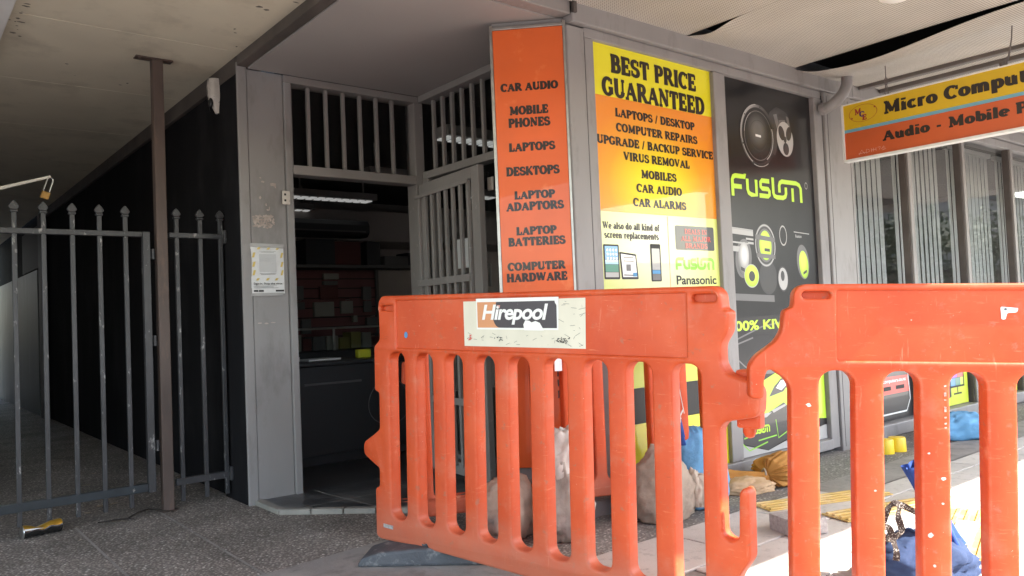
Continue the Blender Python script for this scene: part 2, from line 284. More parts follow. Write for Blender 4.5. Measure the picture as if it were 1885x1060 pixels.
class MB:
    def __init__(s): s.v, s.f, s.bv = [], [], False
    def face(s, pts): i = len(s.v); s.v += [Vector(p) for p in pts]; s.f.append(tuple(range(i, i+len(pts)))); return s
    def pf(s, fr, x0, x1, y0, y1, z0, z1):
        i = len(s.v); s.v += [fr(x, y, z) for z in (z0, z1) for y in (y0, y1) for x in (x0, x1)]
        s.f += [tuple(i+k for k in q) for q in ((0, 2, 3, 1), (4, 5, 7, 6), (0, 1, 5, 4), (2, 6, 7, 3), (0, 4, 6, 2), (1, 3, 7, 5))]; return s
    def box(s, x0, x1, y0, y1, z0, z1): return s.pf(lambda a, b, c: Vector((a, b, c)), x0, x1, y0, y1, z0, z1)
    def poly(s, fr, pts, c=0): return s.face([fr(a, b, c) for a, b in pts])
    def prism(s, fr, pts, c0, c1):
        n = len(pts); i = len(s.v); s.v += [fr(a, b, c0) for a, b in pts] + [fr(a, b, c1) for a, b in pts]
        s.f.append(tuple(i+k for k in range(n-1, -1, -1))); s.f.append(tuple(i+n+k for k in range(n)))
        for k in range(n): q = (k+1) % n; s.f.append((i+k, i+q, i+n+q, i+n+k))
        return s
    def tube(s, pts, r, n=8, caps=True):
        pts = [Vector(p) for p in pts]; R = r if isinstance(r, (list, tuple)) else [r]*len(pts); i0 = len(s.v); prev = None
        for k, p in enumerate(pts):
            t = (pts[min(k+1, len(pts)-1)] - pts[max(k-1, 0)]).normalized()
            a = prev - t*prev.dot(t) if prev is not None else t.orthogonal()
            a.normalize(); prev = a; b = t.cross(a)
            s.v += [p + (a*cos(2*pi*j/n) + b*sin(2*pi*j/n))*R[k] for j in range(n)]
        for k in range(len(pts)-1):
            for j in range(n): q = (j+1) % n; s.f.append((i0+k*n+j, i0+k*n+q, i0+k*n+n+q, i0+k*n+n+j))
        if caps: s.f.append(tuple(i0+j for j in range(n-1, -1, -1))); e = i0+(len(pts)-1)*n; s.f.append(tuple(e+j for j in range(n)))
        return s
    def disc(s, fr, cx, cy, rx, ry, c, n=40, rot=0, r_in=0):
        P = lambda k, f: fr(cx + cos(rot)*rx*f*cos(2*pi*k/n) - sin(rot)*ry*f*sin(2*pi*k/n), cy + sin(rot)*rx*f*cos(2*pi*k/n) + cos(rot)*ry*f*sin(2*pi*k/n), c)
        if not r_in: return s.face([P(k, 1) for k in range(n)])
        for k in range(n): s.face([P(k, 1), P(k+1, 1), P(k+1, r_in), P(k, r_in)])
        return s
    def grid(s, fn, nu, nv, close_u=False):
        i0 = len(s.v); mu = nu if close_u else nu+1
        for b in range(nv+1):
            for a in range(mu): s.v.append(Vector(fn(a/nu, b/nv)))
        for b in range(nv):
            for a in range(nu): q = (a+1) % mu; s.f.append((i0+b*mu+a, i0+b*mu+q, i0+(b+1)*mu+q, i0+(b+1)*mu+a))
        return s
    def build(s, name, material, parent=None, smooth=False, bevel=0, seg=2, recalc=True, weld=False):
        me = bpy.data.meshes.new(name); vs = s.v
        if parent is not None:
            inv = rootinv(parent)
            if inv is not None: vs = [inv @ p for p in vs]
        me.from_pydata([tuple(p) for p in vs], [], s.f); me.materials.append(material if not isinstance(material, str) else M[material])
        if bevel or recalc or weld:
            bm = bmesh.new(); bm.from_mesh(me)
            if weld: bmesh.ops.remove_doubles(bm, verts=bm.verts, dist=1e-5)
            if recalc: bmesh.ops.recalc_face_normals(bm, faces=bm.faces)
            if bevel:
                ed = [e for e in bm.edges if len(e.link_faces) == 2 and e.calc_face_angle(0) > .6]
                bmesh.ops.bevel(bm, geom=ed, offset=bevel, segments=seg, affect='EDGES', clamp_overlap=True, profile=.5)
            bm.to_mesh(me); bm.free()
        if smooth:
            for p in me.polygons: p.use_smooth = True
            try: me.set_sharp_from_angle(angle=RD(smooth if smooth > 1 else 40))
            except Exception: pass
        o = bpy.data.objects.new(name, me); COL.objects.link(o)
        if parent is not None: o.parent = parent
        return o
ID = lambda a, b, c: Vector((a, b, c))
def part(name, m, parent, boxes, bevel=0, smooth=False):
    b = MB()
    for q in boxes: b.box(*q)
    return b.build(name, m, parent, bevel=bevel, smooth=smooth)
def up_face(bm_list): pass

# ---- bold slab lettering drawn as pen strokes ------------------------------------------------
def arc(cx, cy, rx, ry, a0, a1, n=12): return [(cx+rx*cos(RD(a0+(a1-a0)*k/n)), cy+ry*sin(RD(a0+(a1-a0)*k/n))) for k in range(n+1)]
lo, hi, xl, xh = .065, .935, .06, .63
def st(x, a=lo, b=hi): return [(x, a), (x, b)]
def sf(x, y, w=.34): return ('t', [(x-w/2, .05 if y == 0 else y-.05), (x+w/2, .05 if y == 0 else y-.05)])
def bk(x, a, b): return ('t', [(x, a), (x, b)])
G = {
 'A': (.98, [('t', [(.16, lo), (.46, .93)]), [(.46, .93), (.80, lo)], ('t', [(.28, .33), (.66, .33)]), sf(.15, 0, .3), sf(.81, 0)]),
 'B': (.84, [st(.22), [(.22, hi), (.40, hi)]+arc(.42, .73, .2, .205, 90, -90)+[(.22, .525)], [(.22, .5), (.44, .5)]+arc(.45, .285, .24, .22, 90, -90)+[(.22, lo)], sf(.16, 0, .28), sf(.16, 1, .28)]),
 'C': (.86, [arc(.46, .5, .33, .435, 48, 315, 18), bk(.78, .64, .95)]),
 'D': (.94, [st(.22), [(.22, hi), (.40, hi)]+arc(.42, .5, .37, .435, 90, -90, 16)+[(.22, lo)], sf(.16, 0, .28), sf(.16, 1, .28)]),
 'E': (.80, [st(.22), [(.22, hi), (.70, hi)], [(.22, .5), (.54, .5)], [(.22, lo), (.72, lo)], bk(.68, .68, .98), bk(.70, .02, .34), bk(.54, .37, .63), sf(.16, 0, .28), sf(.16, 1, .28)]),
 'F': (.76, [st(.22), [(.22, hi), (.68, hi)], [(.22, .5), (.54, .5)], bk(.66, .66, .98), bk(.54, .37, .63), sf(.22, 0), sf(.16, 1, .28)]),
 'G': (.94, [arc(.46, .5, .33, .435, 50, 320, 18), st(.74, .1, .42), ('t', [(.52, .42), (.90, .42)]), bk(.76, .64, .95)]),
 'H': (1.0, [st(.22), st(.78), [(.22, .5), (.78, .5)], sf(.22, 0), sf(.22, 1), sf(.78, 0), sf(.78, 1)]),
 'I': (.46, [st(.23), sf(.23, 0, .38), sf(.23, 1, .38)]),
 'J': (.64, [[(.42, hi)]+arc(.24, .27, .18, .2, 0, -170), sf(.42, 1)]),
 'K': (.94, [st(.22), ('t', [(.3, .42), (.74, .93)]), [(.42, .56), (.80, lo)], sf(.22, 0), sf(.22, 1), sf(.76, 1, .28), sf(.80, 0, .28)]),
 'L': (.76, [st(.22), [(.22, lo), (.70, lo)], bk(.67, .02, .40), sf(.22, 1), sf(.16, 0, .28)]),
 'M': (1.18, [('t', [(.2, lo), (.24, .9)]), [(.24, .95), (.58, .12)], ('t', [(.58, .1), (.9, .93)]), st(.94), sf(.2, 0, .3), sf(.94, 0), sf(.18, 1, .24), sf(1.0, 1, .24)]),
 'N': (1.0, [('t', st(.2)), [(.22, .93), (.78, .08)], ('t', st(.8)), sf(.2, 0, .3), sf(.18, 1, .26), sf(.8, 1, .32)]),
 'O': (.96, [arc(.48, .5, .34, .435, 0, 360, 26)]),
 'P': (.82, [st(.22), [(.22, hi), (.42, hi)]+arc(.43, .7, .24, .235, 90, -90)+[(.22, .465)], sf(.22, 0), sf(.16, 1, .28)]),
 'R': (.94, [st(.22), [(.22, hi), (.42, hi)]+arc(.43, .715, .23, .22, 90, -90)+[(.22, .495)], [(.48, .48), (.78, lo)], sf(.22, 0), sf(.16, 1, .28), sf(.82, 0, .26)]),
 'S': (.76, [arc(.38, .72, .23, .205, 50, 250, 10)+arc(.38, .28, .26, .215, 75, -140, 12), bk(.62, .66, .95), bk(.12, .05, .36)]),
 'T': (.86, [st(.43), [(.08, hi), (.78, hi)], bk(.09, .64, .98), bk(.77, .64, .98), sf(.43, 0)]),
 'U': (.96, [[(.22, hi)]+arc(.49, .34, .27, .275, 180, 360, 14), ('t', [(.76, .3), (.76, hi)]), sf(.22, 1), sf(.77, 1, .28)]),
 'V': (.94, [[(.17, hi), (.48, .08)], ('t', [(.48, .06), (.78, hi)]), sf(.17, 1), sf(.78, 1, .28)]),
 'W': (1.34, [[(.17, hi), (.42, .08)], ('t', [(.42, .06), (.66, .92)]), [(.64, .92), (.9, .08)], ('t', [(.9, .06), (1.16, hi)]), sf(.17, 1), sf(.64, 1, .3), sf(1.16, 1, .28)]),
 '/': (.46, [('t', [(.08, -.04), (.38, 1.02)])]), '-': (.52, [[(.1, .36), (.42, .36)]]), ' ': (.40, []),
 'a': (.70, [arc(.28, .2, .14, .13, 0, 360, 16), [(.52, xl), (.52, .45)], arc(.33, .44, .19, .18, 0, 150, 8), ('t', [(.5, .05), (.68, .05)])]),
 'b': (.74, [st(.2, xl, .98), arc(.42, .34, .2, .28, 0, 360, 18), ('t', [(.06, .95), (.26, .95)])]),
 'c': (.64, [arc(.36, .345, .22, .28, 45, 320, 14)]), 'd': (.76, [arc(.32, .34, .19, .28, 0, 360, 18), st(.54, xl, .98), ('t', [(.4, .95), (.58, .95)]), ('t', [(.5, .05), (.72, .05)])]),
 'e': (.68, [arc(.35, .345, .22, .28, 0, 318, 16), ('t', [(.16, .34), (.56, .34)])]),
 'f': (.50, [[(.22, xl), (.22, .75)]+arc(.37, .76, .15, .17, 180, 40, 8), ('t', [(.06, .63), (.46, .63)]), sf(.22, 0, .34)]),
 'h': (.80, [st(.2, xl, .98), arc(.4, .4, .19, .22, 165, 0, 8)+[(.59, xl)], ('t', [(.06, .95), (.26, .95)]), sf(.2, 0, .32), sf(.59, 0, .32)]),
 'i': (.42, [st(.2, xl, xh), [(.2, .8), (.2, .97)], ('t', [(.06, .63), (.24, .63)]), sf(.2, 0, .36)]),
 'k': (.78, [st(.2, xl, .98), ('t', [(.28, .3), (.58, .62)]), [(.36, .4), (.62, xl)], ('t', [(.06, .95), (.26, .95)]), sf(.2, 0, .32), sf(.62, 0, .3), sf(.58, .68, .26)]),
 'l': (.42, [st(.2, xl, .98), ('t', [(.06, .95), (.24, .95)]), sf(.2, 0, .36)]),
 'm': (1.14, [st(.2, xl, xh), arc(.39, .4, .17, .22, 165, 0, 8)+[(.56, xl)], arc(.75, .4, .17, .22, 165, 0, 8)+[(.92, xl)], ('t', [(.06, .63), (.24, .63)]), sf(.2, 0, .32), sf(.56, 0, .3), sf(.92, 0, .32)]),
 'n': (.80, [st(.2, xl, xh), arc(.4, .4, .19, .22, 165, 0, 8)+[(.59, xl)], ('t', [(.06, .63), (.24, .63)]), sf(.2, 0, .32), sf(.59, 0, .32)]),
 'o': (.72, [arc(.36, .345, .22, .28, 0, 360, 20)]),
 'p': (.76, [st(.2, -.25, xh), arc(.43, .34, .2, .28, 0, 360, 18), ('t', [(.06, .63), (.24, .63)]), ('t', [(.04, -.25), (.38, -.25)])]),
 'r': (.58, [st(.2, xl, xh), arc(.38, .42, .17, .2, 165, 45, 6), ('t', [(.06, .63), (.24, .63)]), sf(.2, 0, .34)]),
 's': (.58, [[(x*.76, y*.68) for x, y in arc(.38, .72, .23, .2, 45, 250, 10)+arc(.38, .28, .26, .2, 75, -140, 12)]]),
 't': (.52, [[(.22, .85), (.22, .22)]+arc(.36, .2, .14, .14, 180, 300, 6), ('t', [(.06, .63), (.44, .63)])]),
 'u': (.80, [[(.2, xh)]+arc(.38, .23, .18, .17, 180, 360, 8), st(.57, xl, xh), ('t', [(.04, .63), (.24, .63)]), ('t', [(.42, .63), (.6, .63)]), ('t', [(.55, .05), (.74, .05)])]),
}
def stroke(mb, put, pts, a, b, c):
    n = len(pts); Ls = []; closed = n > 3 and hypot(pts[0][0]-pts[-1][0], pts[0][1]-pts[-1][1]) < 1e-6
    for k in range(n):
        p0 = pts[k-1] if k else (pts[-2] if closed else pts[0]); p1 = pts[k+1] if k < n-1 else (pts[1] if closed else pts[-1])
        dx, dy = p1[0]-p0[0], p1[1]-p0[1]; l = hypot(dx, dy) or 1; nx, ny = -dy/l, dx/l
        h = math.sqrt((a*nx)**2 + (b*ny)**2); Ls.append((nx*h, ny*h))
    for k in range(n-1):
        (x0, y0), (x1, y1) = pts[k], pts[k+1]; (ox, oy), (qx, qy) = Ls[k], Ls[k+1]
        mb.face([put(x0-ox, y0-oy, c), put(x1-qx, y1-qy, c), put(x1+qx, y1+qy, c), put(x0+ox, y0+oy, c)])
def slab(mb, fr, text, cx, y0, h, width=None, c=.0015, wt=(.15, .085), gap=.01, x0=None, shear=0, xs=1):
    tot = sum(G[ch][0]+gap for ch in text)-gap; sx = (width/tot) if width else h*xs
    x = (cx - tot*sx/2) if x0 is None else x0
    for ch in text:
        w, ss = G[ch]
        for k, s_ in enumerate(ss):
            a, b = wt; pts = s_
            if isinstance(s_, tuple): a, b = wt[1]*.85, wt[1]*.85; pts = s_[1]
            stroke(mb, lambda px, py, cc, X=x: fr(X+px*sx+shear*py*h, y0+py*h, cc), pts, a, b, c+.00006*k)
        x += (w+gap)*sx
    return x
def lines(mb, fr, strokes, wd, c=.0015):                # plain polyline strokes in frame units
    for k, s_ in enumerate(strokes): stroke(mb, lambda x, y, cc: fr(x, y, cc), s_, wd/2, wd/2, c+.00006*k)
def sans(mb, fr, text, cx, y0, h, width=None, c=.0015, bold=.0, shear=0, space=1.0):
    cu = bpy.data.curves.new('tmp_text', 'FONT'); cu.body = text; cu.size = 1; cu.offset = bold; cu.shear = shear; cu.space_character = space; cu.resolution_u = 4
    ob = bpy.data.objects.new('tmp_text', cu); COL.objects.link(ob); bpy.context.view_layer.update()
    me = bpy.data.meshes.new_from_object(ob.evaluated_get(bpy.context.evaluated_depsgraph_get()))
    bpy.data.objects.remove(ob); bpy.data.curves.remove(cu)
    xs = [v.co.x for v in me.vertices]; x0, x1 = min(xs), max(xs); k = h/.70; sx = width/(x1-x0) if width else k
    i = len(mb.v); mb.v += [fr(cx+(v.co.x-(x0+x1)/2)*sx, y0+v.co.y*k, c) for v in me.vertices]
    mb.f += [tuple(i+j for j in p.vertices) for p in me.polygons]; bpy.data.meshes.remove(me)
def capsule(x0, x1, y0, y1, r=None, n=8):
    r = r or (x1-x0)/2
    return arc(x1-r, y0+r, r, r, -90, 0, n)+arc(x1-r, y1-r, r, r, 0, 90, n)+arc(x0+r, y1-r, r, r, 90, 180, n)+arc(x0+r, y0+r, r, r, 180, 270, n)
def plate(outline, holes, th, bev):
    """rounded plate with holes; local x,y in plane, front face at z=0, back at -th. Returns verts, faces"""
    cu = bpy.data.curves.new('tmp_plate', 'CURVE'); cu.dimensions = '2D'; cu.fill_mode = 'BOTH'; cu.extrude = th/2-bev; cu.bevel_depth = bev; cu.bevel_resolution = 2; cu.offset = -bev
    for pl in [outline]+holes:
        s_ = cu.splines.new('POLY'); s_.points.add(len(pl)-1); s_.use_cyclic_u = True
        for p, q in zip(s_.points, pl): p.co = (q[0], q[1], 0, 1)
    ob = bpy.data.objects.new('tmp_plate', cu); COL.objects.link(ob); bpy.context.view_layer.update()
    me = bpy.data.meshes.new_from_object(ob.evaluated_get(bpy.context.evaluated_depsgraph_get()))
    bpy.data.objects.remove(ob); bpy.data.curves.remove(cu)
    vs = [(v.co.x, v.co.y, v.co.z-th/2) for v in me.vertices]; fs = [tuple(p.vertices) for p in me.polygons]; bpy.data.meshes.remove(me); return vs, fs
def roundpoly(pts, r=.012, n=3):
    out = []; N = len(pts)
    for k in range(N):
        p, a, b = Vector(pts[k]), Vector(pts[k-1]), Vector(pts[(k+1) % N])
        d1, d2 = (a-p), (b-p); q = min(r, d1.length*.45, d2.length*.45); s0, s1 = p+d1.normalized()*q, p+d2.normalized()*q
        for j in range(n+1): t = j/n; out.append(tuple(s0*(1-t)**2 + p*2*t*(1-t) + s1*t*t))
    return out

# ------------------------------------------------------------------ ground
FY = 2.90                                               # front plane of the shopfront
def sheet(name, m, x0, x1, y0, y1, z, n=1): return tag(MB().face([(x0, y0, z), (x1, y0, z), (x1, y1, z), (x0, y1, z)]).build(name, m, recalc=False), kind='structure')
sheet('ground', 'asphalt', -120, 160, -120, 160, -.15)
sheet('road', 'asphalt', -60, 90, -13, -3.2, -.146)
sheet('far_pavement', 'conc', -60, 90, -18, -13, -.10)
tag(MB().box(-40, 60, -3.2, 14.5, -.3, -.001).build('pavement_base', 'conc'), kind='structure')
sheet('aggregate_pavement', 'agg', -5, 2.42, 2.32, 16.4, .003)
sheet('grey_aggregate', 'aggside', 2.42, 40, 2.32, 2.99, .003)
sheet('threshold_aggregate', 'agg', 2.42, 3.0, 2.992, 4.5, .003)
sheet('side_aggregate', 'agg', -5, 2.35, .5, 2.32, .003)
# smooth concrete band and pale pavers
cb = MB(); cb.face([(-5, 2.0, .007), (2.2, 2.44, .007), (2.2, 3.32, .007), (1.82, 3.33, .007), (1.25, 3.26, .007), (-5, 3.1, .007)]); tag(cb.build('concrete_strip', 'conc', recalc=False), kind='structure')
sheet('concrete_edging', 'conc', 4.0, 40, 2.2, 2.46, .007)
pv = MB()
random.seed(9)
px = 2.2
ixs = [2.2+.62*i for i in range(14)]
for i in range(22):
    for j in range(6):
        x0 = 2.2+i*.60+(.3 if j % 2 else 0); y1 = 2.43-j*.40 if True else 0
        if x0 > 3.9 and j == 0: y1 = 2.19
        y0_ = 2.43-(j+1)*.40
        z = .010+random.uniform(-.0012, .0012)
        pv.box(x0+.004, x0+.596, y0_+.004, y1-.004, -.0005, z)
tag(pv.build('paver_pavement', 'paver', bevel=.003, seg=1), kind='structure')
jl = MB()
for x in (-.9, -.05, .816, 1.245): jl.face([(x-.006, .6, .0065), (x+.006, .6, .0065), (x+.006, 4.80, .0065), (x-.006, 4.80, .0065)])
tag(jl.build('pavement_joints', 'conc', recalc=False), kind='structure')
# tiled entry with stone edging
tl = MB(); tl.face([(1.724, 4.56, .026), (1.724, 4.229, .026), (2.60, 3.353, .026), (2.95, 3.353, .026), (2.95, 4.56, .026)]); tag(tl.build('entry_tiles', 'tile', recalc=False), kind='structure')
gr = MB()
for a, b in (((2.064, 4.414), (2.12, 3.85)), ((1.742, 4.17), (2.75, 4.17)), ((2.50, 4.56), (2.50, 3.46)), ((2.20, 3.76), (2.93, 3.76)), ((2.066, 4.40), (2.066, 4.56))):
    a, b = Vector((*a, .0295)), Vector((*b, .0295)); d = (b-a).normalized(); q = Vector((-d.y, d.x, 0))*.004; gr.face([a-q, b-q, b+q, a+q])
tag(gr.build('tile_grout', 'grout', recalc=False), kind='structure')
ke = MB()
def kerb(a, b, w, z):
    a, b = Vector((*a, 0)), Vector((*b, 0)); d = (b-a).normalized(); q = Vector((d.y, -d.x, 0)); ke.prism(PF(a, d, q), [(0, 0), ((b-a).length, 0), ((b-a).length, w), (0, w)], 0, z) if False else None
    A, B, Cc, D = a, b, b+q*w, a+q*w; i = len(ke.v); ke.v += [A, B, Cc, D]+[p+Vector((0, 0, z)) for p in (A, B, Cc, D)]
    ke.f += [tuple(i+k for k in f) for f in ((3, 2, 1, 0), (4, 5, 6, 7), (0, 1, 5, 4), (1, 2, 6, 5), (2, 3, 7, 6), (3, 0, 4, 7))]
kerb((1.70, 4.575), (1.70, 4.235), -.05, .030)
d45 = Vector((.7071, -.7071, 0))
for k in range(7):
    a = Vector((1.70, 4.222, 0))+d45*(.005+k*.182); b = a+d45*.176; kerb((a.x, a.y), (b.x, b.y), -.05, .031)
tag(ke.build('entry_edging', 'tileedge', bevel=.004, seg=1), kind='structure')
# tactile ribs
def tactile(name, a, b, w, label):
    a, b = Vector((*a, 0)), Vector((*b, 0)); d = (b-a).normalized(); q = Vector((-d.y, d.x, 0)); fr = PF(a+Vector((0, 0, .0125)), d, q, (0, 0, 1)); L_ = (b-a).length
    t = thing(name, label, 'tactile paving', (a.x, a.y, 0), 'yellow ribbed tactile strips')
    MB().pf(fr, 0, L_, 0, w, 0, .006).build('base_plate', 'tact', t)
    m_ = MB(); n = int(w/.04)
    for k in range(n): m_.pf(fr, .01, L_-.01, w*(k+.2)/n, w*(k+.65)/n, .0055, .014)
    m_.build('rib', 'tact', t, bevel=.003, seg=1); return t
tactile('tactile_strip', (3.44, 2.30), (4.15, 2.03), .16, 'yellow ribbed tactile strip lying behind the grey concrete block')
tactile('tactile_strip', (3.50, 1.93), (4.10, 1.74), .17, 'paler worn yellow ribbed strip right of the grey concrete block')
tactile('tactile_strip', (3.30, 1.28), (4.10, 1.52), .22, 'yellow ribbed strip patched with silver tape at the lower right')

# ------------------------------------------------------------------ shop building
B = thing('shop_building', 'grey painted corner shop with recessed doorway, barred transoms and tall display windows', 'shop', (2.77, 2.92, 0))
FF = PF((0, FY, 0), (1, 0, 0), (0, 0, 1), (0, -1, 0))   # facade plane, n toward the street
part('pier', 'grey', B, [(1.725, 1.945, 4.56, 4.86, .0, 2.565)], .004)
part('corner_trim', 'grey', B, [(1.665, 1.723, 4.555, 4.574, 0, 2.60)], .005)
part('door_jamb', 'grey', B, [(1.947, 1.99, 4.54, 4.70, .02, 2.517)], .004)
part('transom_frame', 'grey2', B, [(1.947, 2.94, 4.545, 4.66, 2.519, 2.563), (1.992, 2.868, 4.535, 4.64, 1.955, 2.012), (2.87, 2.94, 4.54, 4.66, .03, 2.517)], .004)
part('side_frame', 'grey2', B, [(2.90, 3.0, 3.62, 4.536, 2.519, 2.563), (2.915, 3.0, 3.62, 4.53, 1.99, 2.04), (2.91, 3.0, 4.46, 4.53, .03, 1.988), (2.91, 3.0, 3.62, 3.72, .03, 2.517), (2.915, 3.0, 3.72, 4.46, .03, .16)], .004)
b = None
for k in range(7):
    x = 1.999+k*.1205; part('transom_bar', 'grey2', B, [(x-.011, x+.011, 4.575, 4.60, 2.013, 2.518)], .003)
for k in range(7):
    y = 4.43-k*.111; part('transom_bar', 'grey2', B, [(2.945, 2.97, y-.011, y+.011, 2.041, 2.518)], .003)
MB().face([(1.99, 4.625, 2.012), (2.87, 4.625, 2.012), (2.87, 4.625, 2.519), (1.99, 4.625, 2.519)]).build('transom_glass', 'clear', B, recalc=False)
MB().face([(2.98, 4.46, .16), (2.98, 3.72, .16), (2.98, 3.72, 2.519), (2.98, 4.46, 2.519)]).build('side_glass', 'clear', B, recalc=False)
o = part('door_notice', 'paper', B, [(2.974, 2.977, 4.10, 4.26, 1.36, 1.55)])
# recess soffit and the two dark edge beams
part('soffit', 'soffit', B, [(1.73, 2.905, 2.97, 4.545, 2.565, 2.58), (2.905, 3.1, 2.97, 3.61, 2.565, 2.58)])
part('soffit_beam', 'brownbeam', B, [(1.665, 1.728, -.1, 4.553, 2.572, 2.70)], .004)
part('soffit_beam', 'grey2', B, [(1.73, 2.79, 2.885, 2.968, 2.568, 2.655)], .005)
part('gutter_end', 'brownbeam', B, [(2.792, 2.815, 2.86, 2.90, 2.575, 2.66)], .003)
# corner column behind the orange panel
co = MB(); PN = PF((2.513, 3.194, 0), (.7071, -.7071, 0), (0, 0, 1), (-.7071, -.7071, 0))
co.prism(ID, [(2.52, 3.205), (2.775, 2.945), (2.90, 2.945), (2.90, 3.61)], .0, 2.563); co.build('corner_column', 'grey', B)
MB().prism(ID, [(2.50, 3.17), (2.75, 2.92), (2.775, 2.945), (2.52, 3.205)], .0, .20).build('plinth', 'grey2', B)
part('column_face', 'grey', B, [(2.772, 2.894, FY, FY+.043, .0, 2.52)], .006)
part('plinth', 'grey2', B, [(2.765, 2.966, FY-.012, FY-.0005, .0, .085)], .003)
part('window_jamb', 'grey', B, [(2.897, 2.962, FY+.002, FY+.11, .0, 2.475)], .005)
part('fascia_beam', 'grey', B, [(2.792, 5.62, FY-.025, FY+.09, 2.532, 2.655)], .006)
part('head_frame', 'grey', B, [(2.897, 5.22, FY+.004, FY+.11, 2.477, 2.530)], .005)
part('sill', 'grey', B, [(2.964, 5.115, FY-.01, FY+.11, .03, .10)], .006)
part('mullion', 'grey', B, [(3.985, 4.100, FY+.002, FY+.11, .101, 2.475)], .006)
part('window_jamb', 'grey', B, [(5.115, 5.222, FY+.002, FY+.11, .03, 2.475)], .006)
part('pier', 'grey', B, [(5.225, 5.585, FY-.015, FY+.28, .0, 2.53)], .006)
for x in (2.8955, 5.2235): part('panel_seam', 'seam', B, [(x-.0015, x+.0015, FY+.003, FY+.06, .1, 2.5)])
for x in (5.262, 5.552): part('panel_seam', 'seam', B, [(x-.0015, x+.0015, FY-.0165, FY-.01, .03, 2.5)])
# blind windows right of the pier
part('head_frame', 'grey', B, [(5.59, 13.0, FY+.01, FY+.16, 2.47, 2.54)], .006)
part('fascia_beam', 'grey', B, [(5.63, 13.0, FY-.02, FY+.10, 2.545, 2.70)], .006)
part('sill', 'grey', B, [(5.59, 13.0, FY-.02, FY+.16, .01, .105)], .008)
part('window_jamb', 'grey', B, [(5.588, 5.63, FY+.01, FY+.16, .107, 2.468)], .006)
for x in (6.46, 7.52, 8.66, 9.8, 10.9): part('mullion', 'grey2', B, [(x+.04, x+.10, FY, FY+.018, .107, 2.468)], .003); part('mullion_post', 'brownbeam', B, [(x+.03, x+.10, FY+.019, FY+.075, .107, 2.468)], .003)
wx = [5.63, 6.46, 7.52, 8.66, 9.8, 10.9]
for i in range(5):
    a = wx[i]+(.10 if i else 0); bq = wx[i+1]
    MB().face([(a, FY+.065, .107), (bq, FY+.065, .107), (bq, FY+.065, 2.468), (a, FY+.065, 2.468)]).build('window_glass', 'glass', B, recalc=False)
# upper wall, roof mass that stops the sky getting in
part('upper_wall', 'farwall', B, [(1.70, 13, 3.0, 3.2, 2.72, 4.2)], 0)
part('roof', 'farwall', B, [(1.73, 13, 3.0, 9.6, 2.80, 2.9)], 0)
# interior shell
IN = thing('shop_interior', 'dark interior of the electronics shop seen through the doorway', 'room', (4, 7, 0))
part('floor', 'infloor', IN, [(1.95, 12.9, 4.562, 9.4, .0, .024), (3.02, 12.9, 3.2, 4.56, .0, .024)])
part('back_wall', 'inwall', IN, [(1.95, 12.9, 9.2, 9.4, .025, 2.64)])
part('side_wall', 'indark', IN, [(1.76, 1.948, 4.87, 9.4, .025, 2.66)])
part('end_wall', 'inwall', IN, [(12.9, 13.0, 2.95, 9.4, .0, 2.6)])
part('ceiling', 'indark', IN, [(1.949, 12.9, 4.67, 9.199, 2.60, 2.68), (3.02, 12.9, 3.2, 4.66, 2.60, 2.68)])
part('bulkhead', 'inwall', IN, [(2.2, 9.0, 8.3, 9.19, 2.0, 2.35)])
# slatwall unit at the back
SWY = 7.6
sw = thing('slatwall', 'dark red slotted display wall hung with small packets at the back of the shop', 'display wall', (3.7, SWY, 0))
part('slat_panel', 'slat', sw, [(2.2, 4.22, SWY, SWY+.06, .2, 1.60)])
g_ = MB()
for k in range(13): z = .30+k*.1; g_.box(2.2, 4.22, SWY-.003, SWY-.0005, z, z+.012)
g_.build('groove', 'slatgap', sw)
part('top_shelf', 'boxb', sw, [(2.2, 4.75, SWY-.25, SWY+.1, 1.605, 1.635)], .003)
part('end_post', 'boxb', sw, [(4.225, 4.26, SWY-.02, SWY+.05, .2, 1.604)], .003)
pk = [('white', 3.69, 1.53, .17, .06, 'boxw'), ('x', 3.68, 1.46, .16, .04, 'boxb'), ('x', 3.60, 1.19, .22, .15, 'boxw'), ('x', 3.66, 1.36, .2, .13, 'boxr'), ('x', 3.28, 1.36, .2, .14, 'boxb'), ('x', 3.40, 1.02, .1, .15, 'boxb'), ('x', 4.1, 1.35, .1, .14, 'boxb'), ('x', 3.95, 1.08, .05, .07, 'boxw'), ('x', 3.05, 1.2, .16, .2, 'boxk'), ('x', 2.8, 1.4, .16, .16, 'boxw')]
names = ['pale slim carton', 'grey slim carton under the pale one', 'square white packet', 'dark red packet', 'grey packet near the door jamb', 'grey upright packet low down', 'grey narrow packet at the end post', 'tiny white tag', 'black packet behind the jamb', 'white packet behind the jamb']
for (q, x, z, w, h, mm), nm in zip(pk, names):
    t = MB().box(x-w/2, x+w/2, SWY-.05, SWY-.004, z-h/2, z+h/2).build('hanging_packet', mm, None, bevel=.004); tag(t, nm+' hanging on the dark red slatwall', 'packet', 'packets hanging on the slatwall')
random.seed(77); ROWN = ['lowest', 'second lowest', 'middle', 'second highest', 'highest']; CW = ['far left', 'left', 'centre left', 'centre', 'centre right', 'right', 'far right']
